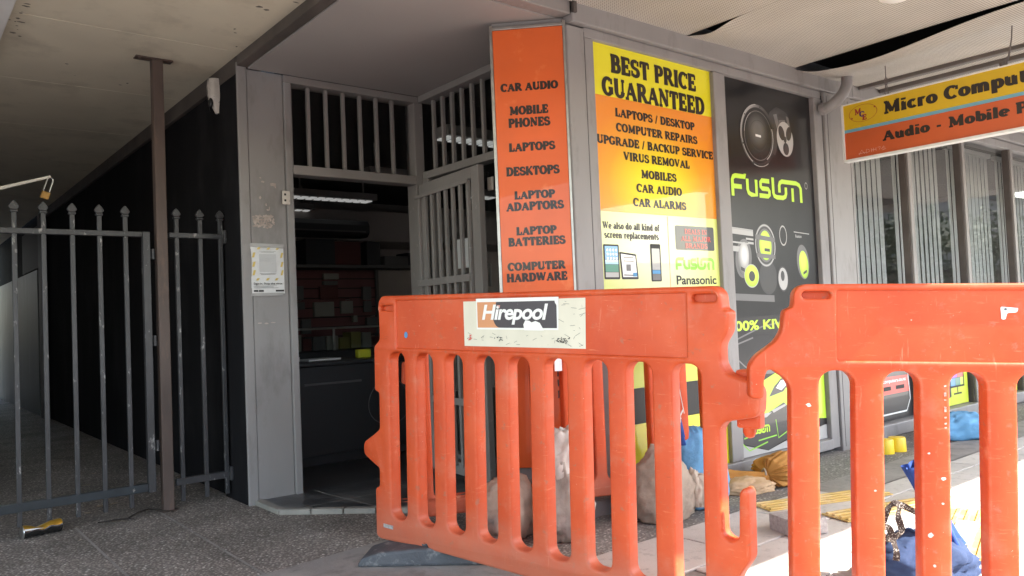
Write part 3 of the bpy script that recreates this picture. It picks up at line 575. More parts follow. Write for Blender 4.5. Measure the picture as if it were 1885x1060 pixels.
for r_ in range(5):
    for c_ in range(7):
        if random.random() < .22: continue
        x = 2.52+c_*.27+random.uniform(-.05, .05); z = .62+r_*.2+random.uniform(-.03, .03); w, h = random.uniform(.05, .15), random.uniform(.06, .14)
        if any(abs(x-p_[1]) < (w+p_[3])/2+.01 and abs(z-p_[2]) < (h+p_[4])/2+.01 for p_ in pk): continue
        mm = random.choice(['boxk', 'boxk', 'boxb', 'boxk', 'boxr', 'boxb', 'boxw']); q = MB(); q.box(x-w/2, x+w/2, SWY-random.uniform(.02, .06), SWY-.004, z-h/2, z+h/2)
        tt = thing('blister_pack', '%s blister pack on a hook, %s row, %s of the dark red slatwall' % ({'boxk': 'black', 'boxb': 'grey', 'boxr': 'red', 'boxw': 'pale'}[mm], ROWN[r_], CW[c_]), 'packet', (x, SWY, z), 'blister packs on the slatwall hooks')
        q.build('card', mm, tt, bevel=.003); q = MB(); q.tube([(x, SWY-.003, z+h/2+.012), (x, SWY-.09, z+h/2+.014)], .003, 5); q.build('hook', 'steel', tt)
t = thing('air_conditioner', 'long dark wall unit above the top shelf at the back of the shop', 'air conditioner', (3.6, 7.5, 1.98)); q = MB(); q.prism(PF((3.0, 7.35, 1.93), (0, 1, 0), (0, 0, 1), (1, 0, 0)), [(0, .04), (.05, 0), (.22, 0), (.22, .17), (.03, .17), (0, .12)], 0, 1.05); q.build('casing', 'boxk', t, bevel=.01); part('vent', 'boxb', t, [(3.05, 4.0, 7.345, 7.349, 1.975, 1.99)]); part('bracket', 'boxb', t, [(3.2, 3.22, 7.573, 8.3, 2.02, 2.08), (3.8, 3.82, 7.573, 8.3, 2.02, 2.08)])
sh = [(2.9, .45, .25, 'boxk', 'black carton left end'), (3.5, .32, .26, 'boxk', 'black carton'), (3.80, .30, .24, 'boxr', 'dark red carton'), (4.10, .16, .25, 'boxk', 'small black upright carton'), (4.38, .30, .10, 'boxb', 'flat grey carton'), (4.62, .22, .14, 'boxk', 'black speaker-like carton at the shelf end')]
for x, w, h, mm, nm in sh:
    t = MB().box(x-w/2, x+w/2, SWY-.22, SWY+.02, 1.637, 1.637+h).build('shelf_carton', mm, None, bevel=.006); tag(t, nm+' standing on the shelf above the dark red slatwall', 'carton', 'cartons on the top shelf')
# glass display case
gc = thing('display_case', 'glass display case of yellow and white boxes below the slatwall', 'display case', (3.8, 7.2, 0))
part('case_body', 'boxk', gc, [(2.3, 4.4, 7.0, 7.45, .025, .78)], .01)
part('case_frame', 'steel', gc, [(2.3, 4.4, 7.0, 7.02, .985, 1.005), (3.42, 3.44, 7.0, 7.02, .781, .984), (4.38, 4.4, 7.0, 7.02, .781, .984)], .002)
MB().face([(2.3, 7.005, .785), (4.38, 7.005, .785), (4.38, 7.005, .98), (2.3, 7.005, .98)]).build('case_glass', 'clear', gc, recalc=False)
random.seed(3)
x = 2.75
for k in range(12):
    w = random.uniform(.07, .13); mm = ['boxw', 'boxy', 'boxy', 'boxw', 'boxr', 'boxb'][k % 6]
    t = MB().box(x, x+w, 7.12, 7.3, .785, .785+random.uniform(.1, .17)).build('boxed_item', mm, None, bevel=.004)
    tag(t, ['white', 'yellow', 'yellow', 'white', 'red', 'grey'][k % 6]+' small box in a row inside the glass display case', 'box', 'small boxes inside the glass display case'); x += w+.015
# counter near the door
ct = thing('shop_counter', 'black counter just inside the doorway with papers on top', 'counter', (2.6, 5.6, 0))
part('carcass', 'boxk', ct, [(2.06, 3.5, 5.30, 5.72, .10, .735), (2.10, 3.46, 5.34, 5.68, .024, .099)], .006)
part('countertop', 'boxk', ct, [(2.02, 3.54, 5.26, 5.76, .738, .765)], .006)
part('shelf_edge', 'boxb', ct, [(2.35, 2.80, 5.286, 5.30, .60, .615)], .003)
t = MB().prism(PF((2.10, 5.40, .767), (1, 0, .02), (0, 1, 0)), [(0, 0), (.28, .02), (.30, .24), (.02, .25)], 0, .03).build('paper_stack', 'paper'); tag(t, 'stack of white papers lying on the black counter', 'papers')
t = MB().prism(PF((2.45, 5.42, .767), (1, .05, 0), (0, 1, 0)), [(0, 0), (.26, 0), (.26, .2), (0, .2)], 0, .012).build('paper_sheet', 'white'); tag(t, 'flat white sheet beside the paper stack on the black counter', 'papers')
t = MB().box(2.86, 2.97, 5.44, 5.5, .766, .83).build('yellow_packet', 'bag_y', None, bevel=.01); tag(t, 'yellow green packet standing on the black counter', 'packet')
# hanging cable loop
cl = MB().tube([(2.86+.165*cos(2*pi*k/32), 5.0+.02*sin(4*pi*k/32), .465+.165*sin(2*pi*k/32)) for k in range(33)], .0022, 6)
cl.tube([(2.86, 5.0, .63), (2.865, 5.14, .72), (2.87, 5.255, .75)], .0022, 6)
tag(cl.build('cable_loop', 'boxb'), 'thin grey cable hanging in a round loop in the doorway', 'cable')
# fluorescent lights
def light(x0, x1, y, z, w, label):
    t = thing('ceiling_light', label, 'light', ((x0+x1)/2, y, z), 'louvred strip lights on the shop ceiling')
    part('housing', 'fixture', t, [(x0, x1, y, y+w, z, z+.07)], .006); m_ = MB(); n = int((x1-x0)/.09)
    for k in range(n): xx = x0+.02+(x1-x0-.04)*k/n; m_.box(xx, xx+.06, y+.03, y+w-.03, z-.012, z-.003)
    m_.build('louvre', 'louvre', t); part('hanger', 'fixture', t, [(x0+.1, x0+.12, y+w/2, y+w/2+.01, z+.07, 2.60), (x1-.12, x1-.1, y+w/2, y+w/2+.01, z+.07, 2.60)])
light(3.16, 4.08, 7.22, 2.30, .2, 'long louvred strip light framed by the open doorway')
light(2.98, 3.84, 8.95-.75, 2.32, .2, 'distant louvred strip light at the left of the doorway')
light(3.30, 4.30, 5.95, 2.30, .2, 'louvred strip light seen behind the transom bars over the door')
light(3.06, 4.1, 4.42, 2.30, .2, 'bright louvred strip light behind the bars beside the orange panel')
light(4.9, 5.25, 6.6, 2.32, .2, 'far louvred strip light seen between door grille and orange panel')
# security door folded open along the side window
dr = MB(); A_, Z_ = Vector((2.872, 4.50, 0)), Vector((2.80, 3.73, 0)); dd = (Z_-A_).normalized(); DP = PF(A_, dd, (0, 0, 1)); DL = (Z_-A_).length
if DP.n.x > 0: DP.n = -DP.n
for q in ((0, .05, .06, 1.945), (DL-.09, DL, .06, 1.945), (.05, DL-.09, 1.875, 1.945), (.05, DL-.09, .06, .14)): dr.pf(DP, q[0], q[1], q[2], q[3], -.03, .012)
sdoor = dr.build('security_door', 'grey2', B, bevel=.004)
for k in range(8):
    x = .02+(DL-.12)*k/7; MB().pf(DP, x-.012, x+.012, .12, 1.865, .014, .036).build('bar', 'grey2', sdoor, bevel=.003)
MB().pf(DP, 0, DL-.08, 1.845, 1.868, .0375, .046).build('crossbar', 'grey2', sdoor, bevel=.002)
MB().pf(DP, -.005, DL-.09, 1.255, 1.30, .037, .046).build('crossbar', 'grey2', sdoor, bevel=.002)
MB().pf(DP, -.005, DL-.09, .50, .545, .037, .046).build('crossbar', 'grey2', sdoor, bevel=.002)
part('latch_plate', 'dirtywhite', B, [(2.896, 2.909, 3.735, 3.785, 1.80, 1.88)], .003)
part('latch_plate', 'steel', B, [(2.896, 2.909, 3.79, 3.82, 1.22, 1.36)], .003)
sp_ = part('strike_plate', 'dirtywhite', B, [(1.912, 1.960, 4.528, 4.539, 1.765, 1.848)], .003)
part('bolt', 'seam', sp_, [(1.921, 1.934, 4.524, 4.5275, 1.782, 1.795), (1.921, 1.934, 4.524, 4.5275, 1.818, 1.831)], .002)
# paint scars on the pier
sc = MB(); random.seed(12)
PFr = PF((0, 4.5585, 0), (1, 0, 0), (0, 0, 1), (0, -1, 0))
def blob(x, z, rx, rz, c=.0008, n=12):
    a0 = random.random()*6; sc.face([PFr(x+rx*cos(2*pi*k/n)*(.6+.6*random.random()), z+rz*sin(2*pi*k/n)*(.6+.6*random.random()), c) for k in range(n)])
for x, z, a, c in ((1.805, 1.897, .012, .007), (1.865, 1.885, .02, .012), (1.785, 1.80, .008, .012), (1.82, 1.76, .006, .009), (1.84, 1.74, .004, .012), (1.79, 1.92, .006, .004), (1.88, 1.87, .004, .01), (1.83, 1.73, .01, .006), (1.76, 1.055, .014, .004), (1.80, 1.052, .012, .006), (1.84, 1.056, .016, .004)): blob(x, z, a, c)
for k in range(150):
    x, z = random.uniform(1.738, 1.865), random.uniform(1.622, 1.695)
    if random.random() < .85 - max(0, x-1.84)*20: blob(x, z, random.uniform(.004, .011), random.uniform(.003, .008), .0008+k*.000008, 8)
sc.build('peeled_paint', mat('peeled_paint', (.40, .33, .29), .7, vary=.25, vscale=40), B, recalc=False)

# ------------------------------------------------------------------ orange corner panel
T = thing('orange_sign', 'tall orange corner panel listing car audio, phones, laptops and batteries', 'sign', (2.63, 3.05, .24))
MB().pf(PN, .004, .368, .26, 2.518, .002, .010).build('panel', 'orsign', T, bevel=.002)
MB().pf(PN, -.012, .003, .25, 2.545, .0, .014).pf(PN, .369, .384, .25, 2.545, .0, .014).pf(PN, .004, .368, 2.5195, 2.535, 0, .013).build('edge_trim', 'steel', T, bevel=.002)
for t, a, b_, y0, y1 in (('CAR AUDIO', .037, .333, 2.195, 2.235), ('MOBILE', .077, .278, 2.071, 2.114), ('PHONES', .069, .284, 2.006, 2.051), ('LAPTOPS', .066, .304, 1.881, 1.923), ('DESKTOPS', .047, .321, 1.755, 1.799), ('LAPTOP', .084, .293, 1.633, 1.673), ('ADAPTORS', .040, .335, 1.574, 1.616), ('LAPTOP', .086, .293, 1.448, 1.488), ('BATTERIES', .043, .335, 1.392, 1.434), ('COMPUTER', .035, .330, 1.266, 1.306), ('HARDWARE', .026, .338, 1.208, 1.250)):
    m_ = MB(); slab(m_, PN, t, (a+b_)/2, y0, y1-y0, b_-a, c=.0112, wt=(.185, .11)); m_.build('lettering', 'ink', T, recalc=False)
for t, a, y0 in (('DE', .30, .72), ('UR', .30, .665), ('ES', .30, .61)):
    m_ = MB(); slab(m_, PN, t, a, y0, .036, .075, c=.0112, wt=(.185, .11)); m_.build('lettering', 'ink', T, recalc=False)

# ------------------------------------------------------------------ price sign in the first window
T = thing('price_sign', 'yellow and orange window sign headed BEST PRICE GUARANTEED', 'sign', (3.47, FY+.06, .11))
c0 = -.030
KS = (FY+.03)/2.9; FS = lambda a, b, c=0: Vector((a*KS, FY+.03-c, CAMH+(b-CAMH)*KS))
X0, X1 = 2.955, 3.99
def band(z0, z1, m_, nm='band', c=0, x0=X0, x1=X1): MB().pf(FS, x0, x1, z0, z1, c-.006, c).build(nm, m_, T)
band(2.185, 2.479, 'yel'); band(1.566, 2.184, 'ograd'); band(.62, 1.565, 'pale'); band(.43, .618, 'inkm'); band(.108, .428, 'yel')
# glazing in front is the glossy face itself
def txt(t, cx, z0, h, w, m_='ink', c=.0015, wt=(.165, .10)):
    q = MB(); slab(q, FS, t, cx, z0, h, w, c, wt); return q.build('lettering', m_, T, recalc=False)
txt('BEST PRICE', 3.445, 2.320, .098, .725, wt=(.165, .095)); txt('GUARANTEED', 3.444, 2.188, .10, .868, wt=(.165, .095))
txt('LAPTOPS / DESKTOP', 3.438, 2.083, .045, .675); txt('COMPUTER REPAIRS', 3.448, 2.003, .045, .69); txt('UPGRADE / BACKUP SERVICE', 3.444, 1.925, .045, .985)
txt('VIRUS REMOVAL', 3.43, 1.850, .045, .56); txt('MOBILES', 3.435, 1.763, .045, .30); txt('CAR AUDIO', 3.435, 1.684, .045, .385); txt('CAR ALARMS', 3.435, 1.604, .045, .45)
txt('We also do all kind of', 3.19, 1.473, .036, .45, wt=(.15, .09)); txt('screen replacements', 3.19, 1.424, .036, .43, wt=(.15, .09))
txt('o', 3.298, .525, .07, .04, 'yel'); txt('c', 3.292, .455, .07, .035, 'yel'); txt('e', 3.556, .50, .07, .04, 'yel')
band(.12, 1.56, 'stickor', 'divider', .0008, 3.487, 3.491)
q = MB(); q.poly(FS, roundpoly([(3.55, 1.372), (3.905, 1.372), (3.905, 1.512), (3.55, 1.512)], .012), .0012); q.build('dark_label', 'g3', T, recalc=False)
txt('DEALS IN', 3.735, 1.465, .030, .205, 'pred', .0025, (.11, .06)); txt('ALL MAJOR', 3.735, 1.424, .030, .275, 'pred', .0025, (.11, .06)); txt('BRANDS', 3.735, 1.383, .030, .205, 'pred', .0025, (.11, .06))
q = MB(); sans(q, FS, 'Panasonic', 3.725, 1.175, .050, .365, .0015, bold=.02); q.build('lettering', 'inkm', T, recalc=False)
def fusion(mb, fr, x0, x1, y0, h, c=.0015, k=.26):
    w = x1-x0; s_ = w/5.4; P = lambda L_: [(x0+a*s_, y0+b*h) for a, b in L_]; wd = k*h
    lo_, hi_, m_ = .13, .87, .5
    def ln(pts, *_): stroke(mb, lambda x, y, cc: fr(x, y, cc), P(pts), wd/2, wd/2, c+.00008*len(mb.f) % .001)
    ln([(.12, 0), (.12, .7), (.2, .82), (.34, hi_), (1.0, hi_), (1.0, 1.0)]); ln([(.12, .42), (.75, .42)])
    ln([(1.15, .8), (1.15, .35), (1.22, .2), (1.4, lo_), (1.78, lo_), (1.78, .8)])
    ln([(2.75, .8), (2.2, .8), (2.1, .72), (2.1, .52), (2.2, .45), (2.65, .45), (2.72, .36), (2.72, .2), (2.62, lo_), (1.98, lo_)])
    ln([(3.02, 1.0), (3.02, .32), (3.1, .18), (3.28, lo_), (3.75, lo_), (3.93, .2), (4.0, .34), (4.0, .62)])
    ln([(3.5, .36), (3.5, .66), (3.56, .8), (3.72, hi_), (4.85, hi_), (5.08, .8), (5.2, .64), (5.2, 0)])
    ln([(4.52, .62), (4.52, 0)])
q = MB(); fusion(q, FS, 3.542, 3.90, 1.258, .072); q.build('green_wordmark', 'limed', T, recalc=False)
def device(x0, x1, z0, z1, scr, skew=0):
    q = MB(); q.poly(FS, roundpoly([(x0, z0), (x1, z0), (x1+skew, z1-abs(skew)), (x0+skew, z1)], .008), .0012); o_ = q.build('tablet_picture', 'inkm', T, recalc=False)
    for m_, a, b_ in scr:
        q = MB(); e = .01; hh = z1-z0; xa, xb = x0+e, x1-e; q.poly(FS, [(xa+skew*a, z0+hh*a), (xb+skew*a, z0+hh*a), (xb+skew*b_, z0+hh*b_-abs(skew)*b_), (xa+skew*b_, z0+hh*b_)], .0022); q.build('screen_picture', m_, o_, recalc=False)
    return o_
o_ = device(2.962, 3.080, 1.205, 1.390, [('g1', .06, .2), ('pgreen', .21, .42), ('pcyan', .43, .56), ('pblue', .57, .95)])
q = MB()
for i in range(4):
    for j in range(3): q.poly(FS, [(2.985+i*.022, 1.31+j*.022), (2.997+i*.022, 1.31+j*.022), (2.997+i*.022, 1.322+j*.022), (2.985+i*.022, 1.322+j*.022)], .003)
q.build('icon_picture', 'pwhite', o_, recalc=False)
o_ = device(3.094, 3.225, 1.205, 1.352, [('pwhite', .08, .93)], -.012)
q = MB()
for z in (1.32, 1.30, 1.225): q.poly(FS, [(3.11, z), (3.19, z-.002), (3.19, z+.004), (3.11, z+.006)], .003)
q.poly(FS, [(3.13, 1.25), (3.165, 1.25), (3.165, 1.285), (3.13, 1.285)], .003); q.build('screen_print', 'g2', o_, recalc=False)
q = MB(); q.poly(FS, [(3.18, 1.22), (3.212, 1.22), (3.212, 1.24), (3.18, 1.24)], .003); q.build('screen_print', 'pblue', o_, recalc=False)
o_ = device(3.330, 3.415, 1.192, 1.400, [('g2', .04, .2), ('pblue', .205, .3), ('g1', .31, .88)])

# ------------------------------------------------------------------ speaker poster in the second window
T = thing('speaker_poster', 'glossy black window poster of car speakers with lime FUSION wordmark', 'poster', (4.6, FY+.05, .11))
FP = PF((0, FY+.035, 0), (1, 0, 0), (0, 0, 1), (0, -1, 0))
MB().pf(FP, 4.101, 5.114, .102, 2.476, -.006, 0).build('backing', 'gloss', T)
def ring(name, m_, x, z, rx, rz, c, r_in=0, rot=0, par=None): q = MB(); q.disc(FP, x, z, rx, rz, c, 44, rot, r_in); return q.build(name, m_, par or T, recalc=False)
M['cone'] = mat_gradient('cone_print', (.012, .012, .013), (.03, .029, .03), (.13, .125, .12), -.13, 2.06, .17, .18, .6)
M['rimp'] = mat_gradient('rim_print', (.03, .03, .03), (.10, .098, .095), (.36, .35, .34), -.27, 2.16, .30, .34, .6)
w_ = ring('woofer_picture', 'rimp', 4.475, 2.138, .195, .205, .0008, 0, -.1)
for k, (m_, f, ri) in enumerate((('g3', .91, .885), ('gloss', .885, .80), ('g2', .80, .775), ('cone', .775, .0), ('g3', .50, .485), ('cone', .34, 0))): ring('cone_ring', m_, 4.475, 2.138, .195*f, .205*f, .0012+.0004*k, ri/f if ri else 0, -.1, w_)
q = MB()
for f, a0, a1, wd in ((.985, 95, 190, .006), (.985, 250, 300, .004), (.84, 300, 380, .007), (.79, 120, 175, .004), (.945, 190, 245, .006)): lines(q, FP, [arc(4.475, 2.138, .195*f, .205*f, a0, a1, 16)], wd, .0036)
q.build('highlight_picture', 'g1', w_, recalc=False)
q = MB()
for a0 in (20, 80, 140, 200, 260, 320): q.disc(FP, 4.475+.185*cos(RD(a0)), 2.138+.194*sin(RD(a0)), .005, .006, .0037, 10)
q.build('screw_picture', 'gloss', w_, recalc=False)
q = MB(); q.poly(FP, [(4.44, 2.13), (4.50, 2.127), (4.50, 2.142), (4.44, 2.145)], .0045); q.build('badge', 'pwhite', w_, recalc=False)
s2 = MB(); s2.poly(FP, roundpoly([(4.60, 2.30), (4.70, 2.36), (4.83, 2.33), (4.87, 2.22), (4.80, 2.20), (4.70, 2.12), (4.66, 2.02), (4.62, 2.05), (4.655, 2.2)], .03), .0009)
s2 = s2.build('speaker_picture', 'g3', T, recalc=False)
q = MB(); q.poly(FP, [(4.66, 2.30), (4.70, 2.31), (4.74, 2.19), (4.71, 2.17)], .0014); q.poly(FP, [(4.81, 2.31), (4.84, 2.30), (4.86, 2.22), (4.83, 2.22)], .0015); q.poly(FP, [(4.72, 2.27), (4.80, 2.28), (4.80, 2.22), (4.74, 2.21)], .0016); q.build('basket_picture', 'g2', s2, recalc=False)
q = MB(); q.poly(FP, [(4.74, 2.262), (4.785, 2.268), (4.785, 2.232), (4.745, 2.226)], .0022); q.build('basket_gap', 'g3', s2, recalc=False)
ring('coaxial_picture', 'g1', 4.785, 2.148, .097, .118, .0024, 0, .1, s2)
for x, z, a, b_, r_ in ((4.745, 2.185, .034, .05, .35), (4.832, 2.190, .032, .05, -.35), (4.790, 2.082, .035, .042, 0), (4.785, 2.145, .017, .022, 0)): ring('grille_picture', 'g3', x, z, a, b_, .003, 0, r_, s2)
q = MB(); fusion(q, FP, 4.150, 4.975, 1.727, .148, .0015, .20); q.build('lime_wordmark', 'lime', T, recalc=False)
q = MB(); q.disc(FP, 5.015, 1.848, .017, .024, .0015, 20, 0, .8); q.build('registered_mark', 'g1', T, recalc=False)
for nm, cx_, cz_, rx_, rz_ in (('lime1', -.11, 1.33, .13, .17), ('lime2', .325, 1.22, .09, .15), ('lime3', -.28, 1.13, .13, .12)): M[nm] = mat_gradient(nm+'_cone_print', (.13, .24, .015), (.40, .62, .04), (.60, .86, .10), cx_, cz_, rx_, rz_, .5)
M['silv'] = mat_gradient('silver_cone_print', (.05, .05, .05), (.22, .215, .21), (.62, .61, .60), -.345, 1.25, .10, .16, .5)
s1 = ring('speaker_picture', 'g2', 4.49, 1.423, .115, .140, .0008)
ring('cone_ring', 'g1', 4.49, 1.423, .112, .136, .0012, .93, 0, s1); ring('cone_ring', 'g3', 4.49, 1.423, .10, .122, .0015, .9, 0, s1); ring('cone_picture', 'lime1', 4.49, 1.423, .067, .096, .0018, 0, 0, s1)
q = MB(); q.poly(FP, [(4.38, 1.462), (4.60, 1.445), (4.60, 1.475), (4.38, 1.492)], .0022); q.poly(FP, [(4.385, 1.345), (4.595, 1.335), (4.595, 1.362), (4.385, 1.372)], .0023); q.build('bar_picture', 'g2', s1, recalc=False)
q = MB(); q.poly(FP, [(4.475, 1.385), (4.535, 1.382), (4.535, 1.402), (4.475, 1.405)], .0023); q.build('badge', 'g3', s1, recalc=False)
ring('ring_picture', 'g1', 4.70, 1.493, .044, .068, .0012, .85)
g2_ = ring('speaker_picture', 'g2', 4.925, 1.32, .075, .118, .0010, 0, .12); ring('cone_picture', 'lime2', 4.933, 1.302, .055, .095, .0014, 0, .12, g2_)
q = MB(); q.poly(FP, [(4.92, 1.232), (4.965, 1.25), (4.965, 1.268), (4.92, 1.25)], .002); q.build('badge', 'g3', g2_, recalc=False)
e_ = ring('speaker_picture', 'g2', 4.245, 1.335, .085, .125, .0010, 0, -.2); ring('cone_picture', 'silv', 4.242, 1.335, .058, .105, .0014, 0, -.2, e_); q = MB(); q.poly(FP, [(4.21, 1.262), (4.25, 1.25), (4.25, 1.272), (4.21, 1.284)], .002); q.build('badge', 'g3', e_, recalc=False)
a_ = ring('tweeter_picture', 'g1', 4.320, 1.225, .080, .075, .0018); ring('cone_ring', 'lime3', 4.320, 1.225, .075, .069, .0022, 0, 0, a_); ring('dome_picture', 'g3', 4.322, 1.223, .033, .033, .0026, 0, 0, a_)
a_ = ring('tweeter_picture', 'g3', 4.672, 1.205, .062, .085, .0012); ring('cone_ring', 'g1', 4.672, 1.205, .054, .074, .0016, 0, 0, a_); ring('dome_picture', 'g3', 4.668, 1.225, .022, .034, .002, 0, 0, a_)
ring('woofer_picture', 'g3', 4.505, 1.215, .10, .11, .0007)
q = MB()
for x0, x1, z, h in ((4.12, 4.36, 1.525, .006), (4.12, 4.36, 1.490, .034), (4.28, 4.36, 1.455, .012), (4.12, 4.30, 1.433, .010), (4.30, 4.36, 1.428, .014), (4.13, 4.21, 1.380, .034), (4.83, 5.02, 1.52, .006)): q.poly(FP, [(x0, z), (x1, z-.012*(x1-x0)/.24), (x1, z+h-.012*(x1-x0)/.24), (x0, z+h)], .0013)
sans(q, FP, 'Rexton', 4.885, 1.485, .02, .075, .0013, .02); q.build('small_print', 'g1', T, recalc=False)
q = MB(); q.poly(FP, [(4.103, 1.075), (4.56, 1.055), (4.56, 1.098), (4.103, 1.118)], .0013); q.build('shelf_picture', 'g2', T, recalc=False)
q = MB(); q.poly(FP, [(4.11, .865), (5.1, .845), (5.1, .975), (4.11, .965)], .0009); q.build('slogan_band', 'inkm', T, recalc=False)
q = MB(); sans(q, FP, '100% KIWI', 4.40, .885, .058, .66, .0016, .03); q.build('slogan', 'lime', T, recalc=False)
# printed lime car
cq = MB(); cq.poly(FP, [(4.103, .26), (4.103, .47), (4.25, .52), (4.50, .59), (4.75, .66), (5.11, .68), (5.11, .24), (4.6, .30)], .0012); car = cq.build('car_picture', 'lime', T, recalc=False)
q = MB(); q.poly(FP, [(4.103, .20), (4.103, .345), (4.16, .36), (4.42, .35), (4.60, .40), (4.66, .36), (4.66, .17), (4.40, .12)], .0017); q.build('grille_picture', 'g3', car, recalc=False)
q = MB(); q.poly(FP, [(4.16, .335), (4.40, .325), (4.46, .35), (4.22, .352)], .0022); q.poly(FP, [(4.48, .345), (4.62, .375), (4.62, .39), (4.46, .362)], .0022); q.build('bumper_highlight', 'g1', car, recalc=False)
q = MB(); q.poly(FP, [(4.44, .45), (4.50, .51), (4.58, .555), (4.66, .56), (4.68, .52), (4.60, .47)], .0017); hl = q.build('headlight_picture', 'g3', car, recalc=False)
q = MB(); q.poly(FP, [(4.52, .50), (4.58, .545), (4.64, .545), (4.64, .51), (4.58, .48)], .0021); q.build('lamp_picture', 'pwhite', hl, recalc=False)
q = MB(); fusion(q, FP, 4.225, 4.43, .232, .048, .0028, .26); q.build('plate_wordmark', 'lime', car, recalc=False)
q = MB(); lines(q, FP, [[(4.12, .2), (4.2, .14), (4.4, .17)], [(4.5, .30), (4.52, .18), (4.66, .22)], [(4.15, .22), (4.26, .23)], [(4.3, .19), (4.5, .2)]], .008, .0023); q.build('line_picture', 'limed', car, recalc=False)
q = MB(); q.poly(FP, [(4.103, .104), (5.11, .104), (5.11, .2), (4.66, .16), (4.4, .115), (4.103, .19)], .0014); q.build('road_picture', 'g1', car, recalc=False)
q = MB(); q.poly(FP, [(4.35, .60), (4.5, .66), (4.62, .70), (4.75, .70), (4.7, .64), (4.5, .595)], .0014); q.build('windscreen_picture', 'g2', car, recalc=False)
q = MB(); lines(q, FP, [[(4.12, .83), (4.4, .9), (4.7, .93)], [(4.12, .80), (4.3, .835)], [(4.14, .70), (4.2, .66), (4.3, .60)]], .01, .0013); q.build('line_picture', 'g2', T, recalc=False)

# ------------------------------------------------------------------ graphics low in the blind windows
def lowpanel(x0, x1, label, m_):
    t = thing('window_decal', label, 'decal', ((x0+x1)/2, FY+.1, .12)); MB().pf(FW, x0, x1, .112, .66, -.004, 0).build('backing', m_, t); return t
FW = PF((0, FY+.055, 0), (1, 0, 0), (0, 0, 1), (0, -1, 0))
t = lowpanel(5.64, 6.455, 'black window decal with a red car front below the first blind', 'gloss')
q = MB(); q.poly(FW, roundpoly([(5.70, .13), (6.36, .13), (6.42, .25), (6.40, .47), (6.30, .52), (5.70, .53)], .03), .0009); c_ = q.build('car_picture', 'g3', t, recalc=False)
q = MB(); q.poly(FW, [(5.72, .31), (6.40, .31), (6.40, .44), (5.72, .45)], .0014); q.build('bonnet_picture', 'pred', c_, recalc=False)
q = MB(); q.poly(FW, [(5.98, .34), (6.10, .34), (6.10, .37), (5.98, .37)], .0019); q.poly(FW, [(6.18, .34), (6.32, .34), (6.32, .37), (6.18, .37)], .0019); q.build('vent_picture', 'inkm', c_, recalc=False)
q = MB(); lines(q, FW, [[(5.70, .16), (6.34, .16), (6.41, .25), (6.39, .47), (6.30, .515), (5.72, .525)], [(6.05, .52), (6.1, .56), (6.14, .52)]], .012, .002); sans(q, FW, 'microcomputers.co.nz', 6.10, .40, .026, .5, .0021, .02); q.build('line_picture', 'pwhite', c_, recalc=False)
t = lowpanel(6.565, 7.515, 'lime yellow window decal picturing a gaming computer and curved screen', mat('lime_yellow_print', (.62, .70, .06), .35, coat=1))
q = MB(); q.poly(FW, [(7.02, .19), (7.08, .165), (7.17, .19), (7.17, .36), (7.11, .39), (7.02, .355)], .001); c_ = q.build('tower_picture', 'g3', t, recalc=False)
q = MB(); lines(q, FW, [[(7.06, .37), (7.07, .31), (7.10, .27), (7.09, .21)]], .02, .0016); q.build('glow_picture', 'pred', c_, recalc=False)
q = MB(); q.poly(FW, [(7.15, .26), (7.44, .26), (7.44, .42), (7.15, .42)], .0012); c_ = q.build('monitor_picture', 'inkm', t, recalc=False)
for x0, x1, z0, z1, m_ in ((7.165, 7.26, .275, .34, 'pblue'), (7.165, 7.30, .343, .405, 'ppurple'), (7.263, 7.36, .275, .34, 'pgreen'), (7.303, 7.42, .343, .405, 'pred'), (7.363, 7.42, .275, .34, 'lime')):
    q = MB(); q.poly(FW, [(x0, z0), (x1, z0), (x1, z1), (x0, z1)], .0017); q.build('screen_picture', m_, c_, recalc=False)
q = MB(); lines(q, FW, [[(7.30, .26), (7.30, .21)], [(7.22, .205), (7.38, .205)]], .014, .0012); q.build('stand_picture', 'inkm', c_, recalc=False)
t = lowpanel(7.625, 8.655, 'second lime yellow window decal further right showing a white device', bpy.data.materials['lime_yellow_print'])
q = MB(); q.poly(FW, [(7.95, .25), (8.1, .25), (8.1, .5), (7.95, .5)], .001); q.build('device_picture', 'pwhite', t, recalc=False)

# ------------------------------------------------------------------ vertical blinds
for i in range(4):
    a = wx[i]+(.10 if i else 0); bq = wx[i+1]; y = FY+.17
    t = thing('vertical_blind', ['white vertical blind in the window beside the pier', 'white vertical blind in the middle window behind the hanging sign', 'white vertical blind in the third window, slats further closed', 'white vertical blind in the far right window'][i], 'blind', ((a+bq)/2, y, .7), 'vertical blinds in the right hand windows')
    part('headrail', 'blind', t, [(a+.02, bq-.02, y-.02, y+.03, 2.40, 2.44)], .004); m_ = MB(); n = int((bq-a-.04)/.084)
    for k in range(n):
        x = a+.05+k*(bq-a-.08)/n; an = RD(7 if i < 2 else 4)+random.uniform(-.03, .03); dx, dy = .044*cos(an), .044*sin(an)
        for s_ in range(1): m_.face([(x-dx, y-dy, .70), (x+dx, y+dy, .70), (x+dx, y+dy, 2.40), (x-dx, y-dy, 2.40)])
    m_.build('slats', 'blind', t, recalc=False); part('bottom_chain', 'blind', t, [(a+.04, bq-.04, y-.03, y-.027, .715, .719)])

